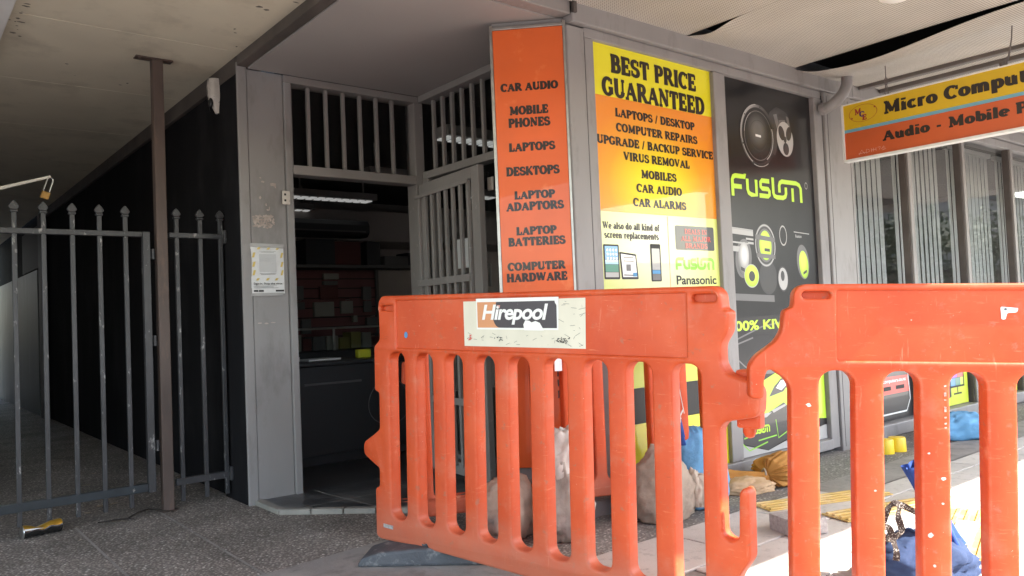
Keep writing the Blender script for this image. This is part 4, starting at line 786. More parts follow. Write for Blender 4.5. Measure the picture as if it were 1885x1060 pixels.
# ------------------------------------------------------------------ canopy over the shopfront
CN = thing('street_canopy', 'pale perforated canopy ceiling over the footpath, sheets sagging', 'canopy', (4, 2.8, 2.6))
CZ = 2.635
def csheet(x0, x1, y0, y1, fn, nx=14, ny=24):
    q = MB(); q.grid(lambda a, b_: (x0+(x1-x0)*a, y0+(y1-y0)*b_, fn(a, b_)), nx, ny)
    return q.build('ceiling_sheet', 'perf', CN, smooth=True, recalc=False)
rip = lambda x, s_: .006*sin(x*3.1+s_)
HF = lambda x, y: CZ+.003*sin(x*2.1+y*1.7)+.0018*sin(x*5.3-y*3.1)
csheet(1.74, 2.494, -.05, 2.875, lambda a, b_: HF(1.74+.754*a, -.05+2.925*b_))
csheet(2.496, 3.718, -.05, 2.875, lambda a, b_: HF(2.496+1.222*a, -.05+2.925*b_), 14, 60)
csheet(3.720, 4.865, -.05, 2.875, lambda a, b_: HF(3.72+1.145*a, -.05+2.925*b_)-.034*max(0, 1-a*3)**1.5*math.exp(-((b_-.945)/.042)**2), 20, 90)
def sag(a, b_):
    y = -.05+2.93*b_; s_ = math.exp(-((y-2.42)/.55)**2)*.085+.003*math.exp(-((y-1.4)/.9)**2)
    if y > 2.78: s_ *= max(.25, (2.92-y)/.14)
    return CZ-.004-s_*(1-a)**1.3
csheet(4.87, 5.70, -.05, 2.875, sag, 18, 40)
csheet(5.76, 6.02, -.05, 2.87, lambda a, b_: CZ+.02); csheet(6.08, 9.0, -.05, 2.87, lambda a, b_: CZ+.02); csheet(9.05, 14.0, -.05, 2.87, lambda a, b_: CZ+.02)
part('batten', 'dgrey', CN, [(5.70, 5.755, -.05, 2.87, CZ-.03, CZ+.03)], .004); part('batten', 'dgrey', CN, [(6.02, 6.08, -.05, 2.87, CZ-.01, CZ+.05)], .004)
part('roof_void', 'void', CN, [(1.74, 14, -.06, 2.99, CZ+.14, CZ+.2)])
part('fascia', 'grey', CN, [(1.70, 14, -.12, -.065, 2.45, 2.95)], .005)
# slit in the ceiling: dark wedge at the sheet joint
t = thing('ceiling_downlight', 'round white light fitting on the perforated ceiling at the top edge', 'light', (4.12, 1.86, 2.6))
q = MB(); q.tube([(4.12, 1.84, 2.632), (4.12, 1.84, 2.60), (4.12, 1.84, 2.59)], [.09, .09, .075], 28); q.build('housing', 'white', t, smooth=True)
q = MB(); q.tube([(4.12, 1.84, 2.5895), (4.12, 1.84, 2.583)], [.068, .06], 24); q.build('diffuser', 'white', t, smooth=True)
# downpipe elbow
t = thing('drain_pipe', 'grey plastic drain elbow under the canopy at the pier head', 'pipe', (5.3, 2.8, 2.45))
pts = [(5.20, 2.878, 2.40)]+[(5.20+.0, 2.86, 2.40)]+[(5.20+.14*(1-cos(RD(a))), 2.80, 2.40+.12*sin(RD(a))) for a in range(10, 91, 10)]+[(5.40, 2.80, 2.525)]
q = MB(); q.tube([(5.185, 2.882, 2.395), (5.185, 2.84, 2.395), (5.19, 2.80, 2.41), (5.215, 2.77, 2.445), (5.26, 2.755, 2.49), (5.30, 2.75, 2.55), (5.31, 2.75, 2.62)], .038, 18); q.build('elbow', 'grey', t, smooth=True)
q = MB(); q.tube([(5.185, 2.884, 2.395), (5.185, 2.852, 2.395)], .044, 18); q.build('collar', 'grey', t, smooth=True)

# ------------------------------------------------------------------ hanging sign
SX = 5.219
T = thing('hanging_sign', 'hanging yellow and orange sign reading Micro Computers, on hooks under the canopy', 'sign', (SX, 1.7, 2.0))
FM = PF((SX, 2.75, 0), (0, -1, 0), (0, 0, 1), (-1, 0, 0)); SL = 2.25
MB().pf(FM, .006, SL, 2.217, 2.386, -.05, -.003).build('upper_face', 'mceyel', T); MB().pf(FM, .006, SL, 2.012, 2.195, -.05, -.003).build('lower_face', 'mceor', T); MB().pf(FM, .006, SL, 2.1955, 2.2165, -.05, -.003).build('stripe', 'mceblue', T)
q = MB(); q.pf(FM, -.006, SL+.012, 1.996, 2.012, -.06, .008); q.pf(FM, -.006, SL+.012, 2.386, 2.394, -.06, .006); q.pf(FM, -.008, .006, 2.0125, 2.3855, -.06, .007); q.build('frame', 'white', T, bevel=.002)
q = MB(); e_ = slab(q, FM, 'Micro Computers', 0, 2.270, .080, None, -.0015, (.165, .10), x0=.282, xs=1.20); 
q.build('lettering', 'ink', T, recalc=False)
q = MB(); slab(q, FM, 'Audio - Mobile Phones', 0, 2.094, .064, None, -.0015, (.165, .10), x0=.266, xs=1.27); q.build('lettering', 'ink', T, recalc=False)
q = MB(); q.disc(FM, .143, 2.310, .098, .058, -.0015, 48, 0, .97)
q.build('emblem_ring', 'maroon', T, recalc=False)
q = MB(); slab(q, FM, 'M', .108, 2.306, .040, .048, -.0016, (.13, .08)); slab(q, FM, 'E', .152, 2.262, .036, .032, -.0014, (.14, .09))
for sx_, sz_ in ((.225, 2.335), (.065, 2.287)): q.poly(FM, [(sx_+(.009 if k % 2 == 0 else .004)*sin(2*pi*k/10), sz_+(.009 if k % 2 == 0 else .004)*cos(2*pi*k/10)) for k in range(10)], -.0015)
q.build('emblem_letters', 'maroon', T, recalc=False)
q = MB(); slab(q, FM, 'C', .136, 2.286, .036, .036, -.0008, (.14, .09)); q.build('emblem_letter', 'navy', T, recalc=False)
q = MB(); gx, gz = .10, 2.030
lines(q, FM, [[(gx, gz), (gx+.02, gz+.03), (gx+.04, gz+.002)], [(gx-.004, gz+.008), (gx+.05, gz+.01)], [(gx+.05, gz+.005), (gx+.052, gz+.03), (gx+.07, gz+.025), (gx+.075, gz+.012), (gx+.05, gz+.004)], [(gx+.085, gz+.03), (gx+.088, gz+.004)], [(gx+.1, gz+.03), (gx+.1, gz+.006)], [(gx+.086, gz+.018), (gx+.118, gz+.018)], [(gx+.118, gz+.03), (gx+.118, gz+.008)], [(gx+.13, gz+.028), (gx+.15, gz+.03), (gx+.14, gz+.012)], [(gx+.155, gz+.012), (gx+.17, gz+.03), (gx+.18, gz+.02), (gx+.165, gz+.018), (gx+.185, gz+.01), (gx+.16, gz+.004)]], .0025, -.0016)
q.build('scratched_tag', mat('scratch_mark', (.72, .42, .36), .6), T, recalc=False)
def chain(y, nm):
    q = MB(); z = 2.395
    for k in range(3):
        zc = z+.022+k*.036; ax = (0, 1, 0) if k % 2 == 0 else (1, 0, 0)
        q.tube([(SX+.025+ax[0]*.011*cos(2*pi*j/14), y+ax[1]*.011*cos(2*pi*j/14), zc+.022*sin(2*pi*j/14)) for j in range(15)], .003, 6, False)
    q.tube([(SX+.025, y, zc+.02), (SX+.025, y, 2.655)], .003, 6); return q.build(nm, 'dgrey', T, smooth=True)
chain(2.45, 'hook_chain')
q = MB(); q.tube([(SX+.025, 1.69, 2.655), (SX+.025, 1.70, 2.55), (SX+.025, 1.72, 2.45), (SX+.025, 1.75, 2.41)], [.004, .004, .006, .02], 8); q.tube([(SX+.025, 1.755, 2.42), (SX+.025, 1.745, 2.39)], [.022, .02], 10); q.build('hanger_cord', 'dgrey', T, smooth=True)

# ------------------------------------------------------------------ left passage: ceiling, wall, gate
AC = thing('passage_canopy', 'cream sheeted ceiling of the side passage with joints and stains', 'canopy', (0, 5, 2.65))
q = MB()
for a, b_ in ((-.05, .847), (.853, 2.070), (2.076, 3.267), (3.273, 4.477), (4.484, 5.630), (5.637, 6.847), (6.854, 8.127), (8.134, 9.3), (9.303, 11.6), (11.603, 16.4)): q.box(.528, 1.664, a, b_, 2.63, 2.645)
q.build('ceiling_sheet', 'cream', AC); q = MB()
for a, b_ in ((-.05, .847), (.853, 2.070), (2.076, 3.267), (3.273, 4.477), (4.484, 5.630), (5.637, 6.847), (6.854, 8.127), (8.134, 16.4)): q.box(-3.0, .36, a, b_, 2.63, 2.645)
q.build('ceiling_sheet', 'cream', AC); part('backing', 'void', AC, [(-3.0, 1.664, -.05, 16.4, 2.648, 2.70)])
part('white_bulkhead', 'white', AC, [(.362, .526, -.05, 16.3, 2.60, 2.646)], .006)
part('fascia', 'grey', AC, [(-3, 1.66, -.12, -.065, 2.45, 2.95)], .005)
random.seed(21); q = MB()
for k in range(26):
    x, y = random.choice([(random.uniform(.535, .62), random.uniform(4.3, 5.0)), (random.uniform(.7, 1.5), random.uniform(4.5, 5.5)), (random.uniform(1.5, 1.64), random.uniform(3.0, 4.5))]); r_ = random.uniform(.004, .014); rr = random.uniform(.6, 2.2)
    q.face([(x+r_*rr*cos(-2*pi*j/9)*random.uniform(.6, 1.2), y+r_*sin(-2*pi*j/9)*random.uniform(.6, 1.2), 2.6293-k*.00003) for j in range(9)])
q.build('mould_spot', 'stain', AC, recalc=False)
AW = thing('passage_wall', 'tall black painted wall running along the side passage', 'wall', (1.69, 7, 0))
part('wall_face', 'blackwall', AW, [(1.69, 1.74, 4.951, 11.4, 0, 2.53)]); part('top_trim', 'brownbeam', AW, [(1.666, 1.74, 4.576, 11.6, 2.532, 2.70)], .004)
part('corner_face', 'blackwall', AW, [(1.667, 1.724, 4.576, 4.95, 0, 2.531)])
part('door_post', 'boxb', AW, [(1.62, 1.70, 11.4, 11.62, 0, 2.6)], .005); part('rear_wall', 'blackwall', AW, [(1.69, 1.9, 11.62, 16.4, 0, 2.9)]); part('upper_panel', 'indark', AW, [(1.67, 1.689, 11.7, 13.4, 1.94, 2.5)])
t = MB().box(1.645, 1.67, 11.9, 14.05, .004, 1.91).box(1.645, 1.67, 14.06, 16.2, .004, 1.91).build('white_sheet', 'whitesheet', None, bevel=.004); tag(t, 'weathered white board panels standing against the black wall deep in the passage', 'board')
LW = thing('left_blocking_wall', 'unseen wall added left of the passage to keep it dark', 'wall', (-1.2, 8, 0)); part('wall_face', 'farwall', LW, [(-1.35, -1.2, 4.9, 16.4, 0, 2.62)]); part('wall_cap', 'brownbeam', LW, [(-1.36, -1.19, 4.9, 16.4, 2.621, 2.629)])  # added out of view, run the full length to keep side light out
t = thing('end_blocking_wall', 'unseen wall added beyond the passage end to block daylight', 'wall', (-.8, 17.5, 0)); part('wall_face', 'farawn', t, [(-3.2, 1.35, 17.4, 17.6, -.15, 3.2)]); part('coping', 'farawn', t, [(-3.22, 1.37, 17.38, 17.62, 3.203, 3.26)])  # added out of view, only blocks daylight from the open passage end
# post
GY = 4.845
T = thing('steel_post', 'brown steel post with bolted top plate holding the gates', 'post', (1.30, GY, 0))
part('shaft', 'rust', T, [(1.268, 1.328, GY-.03, GY+.03, .006, 2.62)], .004); part('top_plate', 'rust', T, [(1.18, 1.385, GY-.032, GY+.032, 2.6205, 2.629)], .002); part('base_plate', 'rust', T, [(1.25, 1.345, GY-.05, GY+.05, .004, .0058)])
pb = MB()
for x, y in ((1.205, GY-.012), (1.36, GY-.012)): pb.tube([(x, y, 2.62), (x, y, 2.612)], .008, 6)
pb.build('bolt', 'rust', T)
def picket(x, parent, z0=.05, tip=1.755, nm='picket'):
    q = MB(); q.tube([(x, GY, z0), (x, GY, 1.70)], .0125, 4) if False else q.box(x-.0115, x+.0115, GY-.0115, GY+.0115, z0, 1.705)
    o_ = q.build(nm, 'iron', parent, bevel=.002, seg=1)
    s_ = MB(); s_.pf(PF((x, GY, 0), (1, 0, 0), (0, 0, 1)), -.018, .018, 1.690, 1.703, -.018, .018)
    s_.prism(PF((x, GY, 0), (1, 0, 0), (0, 0, 1), (0, -1, 0)), [(-.014, 1.704), (.014, 1.704), (.026, 1.718), (.016, 1.738), (0, tip), (-.016, 1.738), (-.026, 1.718)], -.009, .009)
    s_.build('spear_head', 'iron', o_, bevel=.003, seg=1); return o_
T = thing('metal_gate', 'worn black spear-topped gate left of the brown post', 'gate', (.7, GY, .1))
q = MB(); q.box(-.80, 1.192, GY-.018, GY+.018, 1.577, 1.607); q.box(1.194, 1.234, GY-.02, GY+.02, .12, 1.608); q.build('top_rail', 'iron', T, bevel=.003)
part('bottom_rail', 'ironblue', T, [(-.80, 1.193, GY-.02, GY+.02, .128, .174)], .003)
for x in (.029, .164, .299, .434, .569, .703, .840, .974, 1.107): picket(x, T)
for y in (.35, .95, 1.45): MB().tube([(1.251, GY, y), (1.251, GY, y+.06)], .012, 10).build('hinge', 'iron', T, smooth=True)
T = thing('fence_panel', 'narrow black spear-topped fence panel between brown post and black wall', 'fence', (1.5, GY, .1))
part('top_rail', 'iron', T, [(1.34, 1.672, GY-.018, GY+.018, 1.578, 1.608)], .003); part('bottom_rail', 'iron', T, [(1.345, 1.664, GY-.018, GY+.018, .135, .175)], .003)
part('wall_bracket', 'iron', T, [(1.650, 1.6665, GY-.04, GY+.04, 1.55, 1.63), (1.650, 1.6665, GY-.04, GY+.04, .12, .20)], .003)
for x in (1.385, 1.520, 1.640): picket(x, T, .04)
# slim rod and padlock
q = MB(); q.tube([(.20, 4.80, 1.695), (.735, 4.80, 1.884)], .0075, 8); q.tube([(.20, 4.80, 1.708), (.735, 4.80, 1.886)], .005, 8); tag(q.build('gate_rod', 'whitesteel', smooth=True), 'pale slanting steel rod above the gate spears', 'rod')
T = thing('padlock', 'small brass padlock with long steel shackle hanging from the slanting rod', 'padlock', (.712, 4.80, 1.78))
q = MB(); fr = PF((.708, 4.80, 1.782), (cos(-.3), 0, sin(-.3)), (-sin(-.3), 0, cos(-.3))); q.pf(fr, -.021, .021, -.022, .020, -.011, .011); q.build('body', 'brass', T, bevel=.004)
sh_ = [fr(-.014, .018, 0), fr(-.014, .085, 0)]+[fr(.0-.014*cos(RD(a)), .085+.014*sin(RD(a)), 0) for a in range(20, 170, 25)]+[fr(.014, .085, 0), fr(.014, .018, 0)]
MB().tube(sh_, .0032, 8).build('shackle', 'steel', T, smooth=True)
# wall sensor
T = thing('wall_sensor', 'grubby white sensor with dark lens high on the black wall', 'sensor', (1.66, 4.92, 2.47))
sw_ = lambda b_: min(1, .30+1.5*b_)*(1-.12*max(0, b_-.8)/.2)
q = MB(); q.grid(lambda a, b_: (1.668-.062*sw_(b_)*max(0, sin(pi*a))**.6, 4.905+.045*sw_(b_)*cos(pi*a)-.012*(1-b_), 2.365+.215*b_), 16, 14); q.face([(1.668-.062*.88*max(0, sin(pi*k/8))**.6, 4.905+.045*.88*cos(pi*k/8), 2.58) for k in range(9)]); q.build('housing', 'dirtywhite', T, smooth=50)
q = MB(); q.grid(lambda a, b_: (1.618+.014*cos(2*pi*a)*sin(pi*b_), 4.878+.016*cos(pi*b_), 2.425+.030*sin(2*pi*a)*sin(pi*b_)), 14, 6, True); q.build('lens', 'black', T, smooth=True)
q = MB(); q.tube([(1.612, 4.895, 2.575), (1.606, 4.895, 2.5), (1.608, 4.897, 2.43), (1.62, 4.90, 2.375)], .002, 5); q.build('seam', 'seam', T)
q = MB(); q.box(1.6675, 1.6685, 4.86, 4.94, 2.35, 2.58); q.build('mount', 'black', T)

# ------------------------------------------------------------------ sign-in poster
T = thing('sign_in_poster', 'white sign-in poster with yellow dashes taped to the grey pier', 'poster', (1.815, 4.555, 1.37))
FQ = PF((1.716, 4.5585, 1.228), (1, 0, 0), (0, 0, 1), (0, -1, 0)); pw, ph = .202, .284
q = MB(); q.grid(lambda a, b_: FQ(pw*a, ph*b_+.003*sin(a*9), .003+.0016*sin(a*11+b_*7)*(.3+b_)), 10, 12); q.build('sheet', 'paper', T, smooth=True, recalc=False)
q = MB()
def dash(x, y, w=.026, h=.014): q.poly(FQ, [(x, y), (x+w*.6, y), (x+w, y+h), (x+w*.4, y+h)], .0068)
for x in (.035, .095, .15): dash(x, .263); dash(x-.01, .079)
for y in (.11, .16, .215): dash(.006, y, .022, .03); dash(.178, y, .02, .03)
q.build('yellow_dash', 'gold', T, recalc=False)
q = MB(); sans(q, FQ, 'Sign-in. Stop the virus.', .101, .055, .012, .178, .0068, .012); q.build('lettering', 'inkm', T, recalc=False)
q = MB()
for y, w in ((.046, .14), (.040, .12), (.034, .15), (.114, .09), (.120, .10), (.252, .10), (.246, .08)): q.poly(FQ, [(.012 if y < .1 else .101-w/2, y), ((.012 if y < .1 else .101-w/2)+w, y), ((.012 if y < .1 else .101-w/2)+w, y+.0018), (.012 if y < .1 else .101-w/2, y+.0018)], .0066)
q.build('fine_print', 'g2', T, recalc=False)
q = MB()
for x, w in ((.012, .026), (.042, .03), (.145, .052)): q.poly(FQ, [(x, .012), (x+w, .012), (x+w, .023), (x, .023)], .0068)
q.build('footer_badge', 'inkm', T, recalc=False)
q = MB(); q.poly(FQ, [(.05, .128), (.152, .128), (.152, .236), (.05, .236)], .0064); q.build('blank_square', mat('poster_grey', (.52, .52, .52), .6), T, recalc=False)
q = MB()
for a, b_, m_ in (((.0, .29), (.10, .292), 0), ((-.006, .10), (-.004, .2), 0), ((.11, .288), (.20, .282), 0)): pass
tape_m = mat('clear_tape', (.30, .29, .285), .3); q.poly(FQ, [(-.004, .278), (.2, .272), (.204, .296), (-.002, .300)], .0072); q.build('clear_tape', tape_m, T, recalc=False); q = MB()
q.poly(FQ, [(-.006, -.012), (.19, -.012), (.195, .006), (-.002, .004)], .0073); q.build('clear_tape', tape_m, T, recalc=False)

# ------------------------------------------------------------------ plastic barriers
def frame(o, d, phi):
    d = Vector((d[0], d[1], 0)).normalized(); z = Vector((0, 0, 1)); es = d*cos(phi)-z*sin(phi); et = d*sin(phi)+z*cos(phi); n = es.cross(et); o = Vector(o)
    return Matrix(((es.x, et.x, n.x, o.x), (es.y, et.y, n.y, o.y), (es.z, et.z, n.z, o.z), (0, 0, 0, 1)))
TH = .062
def raw(name, vs, fs, m_, parent, smooth=35):
    me = bpy.data.meshes.new(name); me.from_pydata(vs, [], fs); me.materials.append(M[m_])
    bm = bmesh.new(); bm.from_mesh(me); bmesh.ops.remove_doubles(bm, verts=bm.verts, dist=1e-5); bmesh.ops.recalc_face_normals(bm, faces=bm.faces); bm.to_mesh(me); bm.free()
    for p in me.polygons: p.use_smooth = True
    me.set_sharp_from_angle(angle=RD(smooth)); o = bpy.data.objects.new(name, me); COL.objects.link(o); o.parent = parent; return o
def barrier(label, m4, outline, slots, st_, sb, prect, recs, group='orange plastic barriers', rr=.014, bev=.010):
    T = thing('safety_barrier', label, 'barrier', m4=m4, group=group)
    holes = [capsule(a, b_, sb, st_, .042) for a, b_ in slots]+[roundpoly([(prect[0], prect[2]), (prect[1], prect[2]), (prect[1], prect[3]), (prect[0], prect[3])], .006)]+[capsule(a, b_, c_, d, (d-c_)/2) for a, b_, c_, d in recs]
    vs, fs = plate(roundpoly(outline, rr), holes, TH, bev); raw('body', vs, fs, 'orange', T)
    LF = lambda a, b_, c_: m4 @ Vector((a, b_, c_))
    MB().pf(LF, prect[0]-.008, prect[1]+.008, prect[2]-.008, prect[3]+.008, -.050, -.009).build('panel', 'orange', T)
    for a, b_, c_, d in recs: MB().pf(LF, a-.004, b_+.004, c_-.004, d+.004, -.046, -.024).build('grip_recess', 'orange', T)
    return T, LF
RA, RB = .016, .002
outL = [(0, 0), (.03, -.012), (.31, 0), (.32, .02), (.335, .02), (.345, 0), (.861, 0), (1.64, 0), (1.70, .09), (1.735, .185), (1.772, .24), (1.772, .44), (1.758, .455), (1.742, .44), (1.738, .30), (1.712, .283), (1.682, .30), (1.680, .625), (1.70, .648), (1.795, .668), (1.812, .684), (1.816, .748), (1.80, .772), (1.712, .795), (1.692, .83), (1.692, .885), (1.718, .925), (1.722, .988), (1.702, .996), (1.698, 1.045), (1.675, 1.067),
        (.065, 1.069), (.041, 1.045), (.046, .875), (.006, .845), (.006, .645), (.036, .640), (.036, .478), (.005, .456), (-.072, .412), (-.080, .395), (-.080, .367), (-.072, .348), (.001, .313), (.029, .302), (.029, .222), (.0, .212)]
mL = frame((1.733, 3.191, .08), (.1675, -.9859), .028)
slL = [(.109+.1762*i, .109+.1762*i+.104) for i in range(9)]
TL, LF = barrier('orange plastic barrier with cream hire sticker in front of the doorway', mL, outL, slL, .822, .095, (.162, 1.576, .842, 1.046), [(.055, .142, 1.004, 1.026), (1.597, 1.682, 1.018, 1.042)])
MB().pf(LF, 1.715, 1.79, .625, .805, -.098, -.050).build('hook_sleeve', 'orange', TL, bevel=.008); q = MB(); q.tube([LF(1.75, .64, -.07), LF(1.75, .612, -.07), LF(1.75, .598, -.07), LF(1.75, .594, -.07)], [.020, .020, .013, .003], 16); q.build('hook_pin', 'orange', TL, smooth=True)
q = MB(); q.pf(LF, .005, .03, .66, .84, -.085, -.064); q.build('end_rib', 'orange', TL, bevel=.005)
MB().pf(LF, .055, .12, .045, .062, -.005, .0012).build('drain_mark', 'block', TL, bevel=.001)
# sticker
P = lambda a, b_, c_: LF(a, b_, c_)
c0 = -.0085
q = MB(); q.face([P(.577, .858, c0+.001), P(1.178, .860, c0+.001), P(1.181, 1.040, c0+.001), P(.574, 1.036, c0+.001)]); sk = q.build('sticker', 'cream_stick', TL, recalc=False)
s0, s1, t0, t1 = .648, 1.058, .925, 1.046
q = MB(); q.face([P(s0, t0, c0+.0018), P(s1, t0, c0+.0018), P(s1+.004, t1, c0+.0018), P(s0-.002, t1, c0+.0018)]); q.build('hire_label', 'stickw', sk, recalc=False)
q = MB(); q.face([P(s0+.006, t0+.007, c0+.0023), P(s0+.15, t0+.007, c0+.0023), P(s0+.15, t1-.014, c0+.0023), P(s0+.004, t1-.014, c0+.0023)]); q.build('label_orange', 'stickor', sk, recalc=False)
q = MB(); q.face([P(a, b_, c0+.0028) for a, b_ in [(s0+.128, t0+.007)]+[(s1-.006, t0+.007), (s1-.006, t1-.022), (s1-.01, t1-.014), (s0+.108, t1-.014)]+arc(s0+.125, t0+.055, .037, .048, 125, 262, 10)]); q.build('label_black', 'stickblk', sk, recalc=False)
q = MB(); sans(q, P, 'Hirepool', s0+.198, t0+.040, .056, .335, c0+.0034, .028, .22, .93); q.build('lettering', 'stickw', sk, recalc=False)
q = MB(); q.face([P(s0+.11, t1-.027, c0+.0034), P(s0+.128, t1-.027, c0+.0034), P(s0+.126, t1-.039, c0+.0034)]); q.build('label_accent', mat('pink_accent', (.7, .3, .25), .5), sk, recalc=False)
random.seed(5); q = MB(); tear = [(s0+.25, t0-.002), (s0+.245, t0+.02), (s0+.255, t0+.036), (s0+.275, t0+.034), (s0+.285, t0+.028), (s0+.305, t0+.033), (s0+.325, t0+.026), (s0+.335, t0+.012), (s0+.345, t0-.002)]
q.face([P(a, b_, c0+.0040) for a, b_ in tear]); q.face([P(s1-.012, t1-.02, c0+.004), P(s1+.001, t1-.04, c0+.004), P(s1+.003, t1-.006, c0+.004), P(s1-.014, t1-.008, c0+.004)]); q.build('torn_patch', 'stickw', sk, recalc=False)
q = MB(); random.seed(6)
def scrib(x, y, n, m_, w=.03):
    for k in range(n): a, b_ = x+random.uniform(-w, w), y+random.uniform(-.008, .008); lines(q, P, [[(a, b_), (a+random.uniform(-.008, .008), b_+random.uniform(-.006, .006)), (a+random.uniform(.002, .012), b_+random.uniform(-.006, .006))]], .0025, c0+.0019+k*.00001)
scrib(.76, .888, 9, 0, .025); scrib(1.075, .888, 20, 0, .03)
for k in range(26): a, b_ = random.uniform(.59, 1.16), random.uniform(.865, .92); lines(q, P, [[(a, b_), (a+random.uniform(-.02, .02), b_+random.uniform(-.012, .012))]], .0011, c0+.0017)
for k in range(14): a, b_ = random.uniform(1.08, 1.17), random.uniform(.91, 1.03); lines(q, P, [[(a, b_), (a+random.uniform(-.03, .03), b_+random.uniform(-.012, .012))]], .0011, c0+.0017)
q.build('scribble', 'inkm', sk, recalc=False); q = MB(); scrib(.605, .893, 9, 0, .006); q.build('scribble', 'pred', sk, recalc=False)
q = MB(); q.disc(P, .220, .898, .011, .014, c0+.001, 20); q.build('paint_spot', 'blueblob', TL, recalc=False)
q = MB(); sans(q, P, 'Hirepool', .87, .035, .034, .16, .0006, .01, .2); q.build('moulded_name', 'orange', TL, recalc=False)

# right barrier
mR = frame((2.066, 1.296, .05), (.683, -.7307), .045)
outR = [(-.03, 0), (1.66, 0), (1.66, .9), (1.70, .92), (1.70, .98), (1.65, .985), (1.63, 1.03), (1.61, 1.045), (.006, 1.041), (-.018, 1.022), (-.021, .973), (-.046, .966), (-.052, .905), (-.072, .872), (-.128, .83), (-.146, .80), (-.146, .705), (-.104, .705), (-.104, .765), (-.094, .79), (-.080, .79), (-.042, .763), (-.03, .74)]
slR = [(.050+.1768*i, .050+.1768*i+.098) for i in range(9)]
TR, RF = barrier('sunlit orange plastic barrier running out of frame on the right', mR, outR, slR, .791, .085, (.101, 1.52, .819, 1.023), [(.004, .085, .998, 1.020)], bev=.007)
q = MB(); c0 = -.0086
q.poly(RF, roundpoly([(.545, .940), (.556, .940), (.560, .958), (.586, .960), (.590, .972), (.543, .976)], .004), c0+.001); q.build('sticker', 'stickw', TR, recalc=False)
q = MB(); q.disc(RF, .556, .969, .004, .004, c0+.0016, 12); q.build('sticker_dot', 'g2', TR, recalc=False)
q = MB(); random.seed(8)
for x, y, r_ in ((.384, .49, .006), (.347, .33, .007), (.380, .42, .003), (.356, .245, .004), (.345, .56, .003), (.02, .69, .006), (.2, .45, .003)): q.face([RF(x+r_*1.4*cos(2*pi*k/9)*random.uniform(.6, 1.2), y+r_*sin(2*pi*k/9)*random.uniform(.6, 1.2), .0008) for k in range(9)])
for k in range(16): y = random.uniform(.63, .76); q.face([RF(.388, y, .0008), RF(.3935, y+.001, .0008), RF(.3935, y+random.uniform(.003, .006), .0008), RF(.387, y+.004, .0008)])
q.build('chipped_spot', mat('chipped_plastic', (.75, .5, .42), .7, vary=.3, vscale=60), TR, recalc=False)

# third barrier behind the first
m3 = frame((1.990, 3.135, .12), (.932, -.363), 0)
out3 = [(-.02, 0), (1.55, 0), (1.55, .97), (-.02, .97), (-.02, .73), (-.10, .72), (-.105, .62), (-.02, .60)]
sl3 = [(.080+.1527*i-.092, .080+.1527*i) for i in range(1, 10)]
sl3 = [(-.0, .035)]+[(s_-.085, s_) for s_ in (.155, .300, .447, .648, .794, .938, 1.107, 1.25, 1.408)]
sl3 = [(.02, .085)]+[(.118+.1565*i+.0, .118+.1565*i+.095) for i in range(9)]
T3, BF = barrier('orange plastic barrier half hidden behind the hire-sticker barrier', m3, out3, [(a, b_) for a, b_ in sl3 if b_ < 1.5], .80, .075, (.10, 1.44, .83, .955), [], rr=.012)
for s_, t_ in ((.662, .68), (.648, .155), (1.452, .20)):
    MB().pf(BF, s_-.02, s_+.018, t_-.045, t_+.045, .0006, .003).build('reflector', 'refl', T3)

# barrier feet
def foot(label, A, Bp, dep, h=.09):
    A, Bp = Vector((*A, .008)), Vector((*Bp, .008)); d = (Bp-A).normalized(); q_ = Vector((-d.y, d.x, 0)); L_ = (Bp-A).length
    T = thing('rubber_foot', label, 'barrier foot', (A.x, A.y, 0), 'black rubber barrier feet'); q = MB(); fr = PF(A, d, Vector((0, 0, 1)), -q_)
    prof = [(0, .0), (L_, .0), (L_, h*.55), (L_-.05, h*.9), (L_*.62, h), (L_*.38, h), (.10, h*.82), (.02, h*.5)]
    q.prism(fr, prof, 0, -dep); q.build('block', 'rubber', T, bevel=.012); q = MB(); q.pf(fr, L_*.42, L_*.58, h, h+.012, -dep*.8, -dep*.2); q.build('locating_lug', 'rubber', T, bevel=.004); return T
foot('dusty black rubber foot under the sticker barrier near the doorway', (1.555, 3.045), (2.03, 2.60), .20, .072)
foot('black rubber foot under the half hidden barrier', (2.30, 2.86), (2.62, 3.18), .2, .11)
foot('black rubber foot under the far end of the half hidden barrier', (2.98, 2.58), (3.30, 2.86), .2, .11)
foot('black rubber foot below the sunlit barrier at the right', (2.10, .98), (2.45, 1.25), .2, .05)

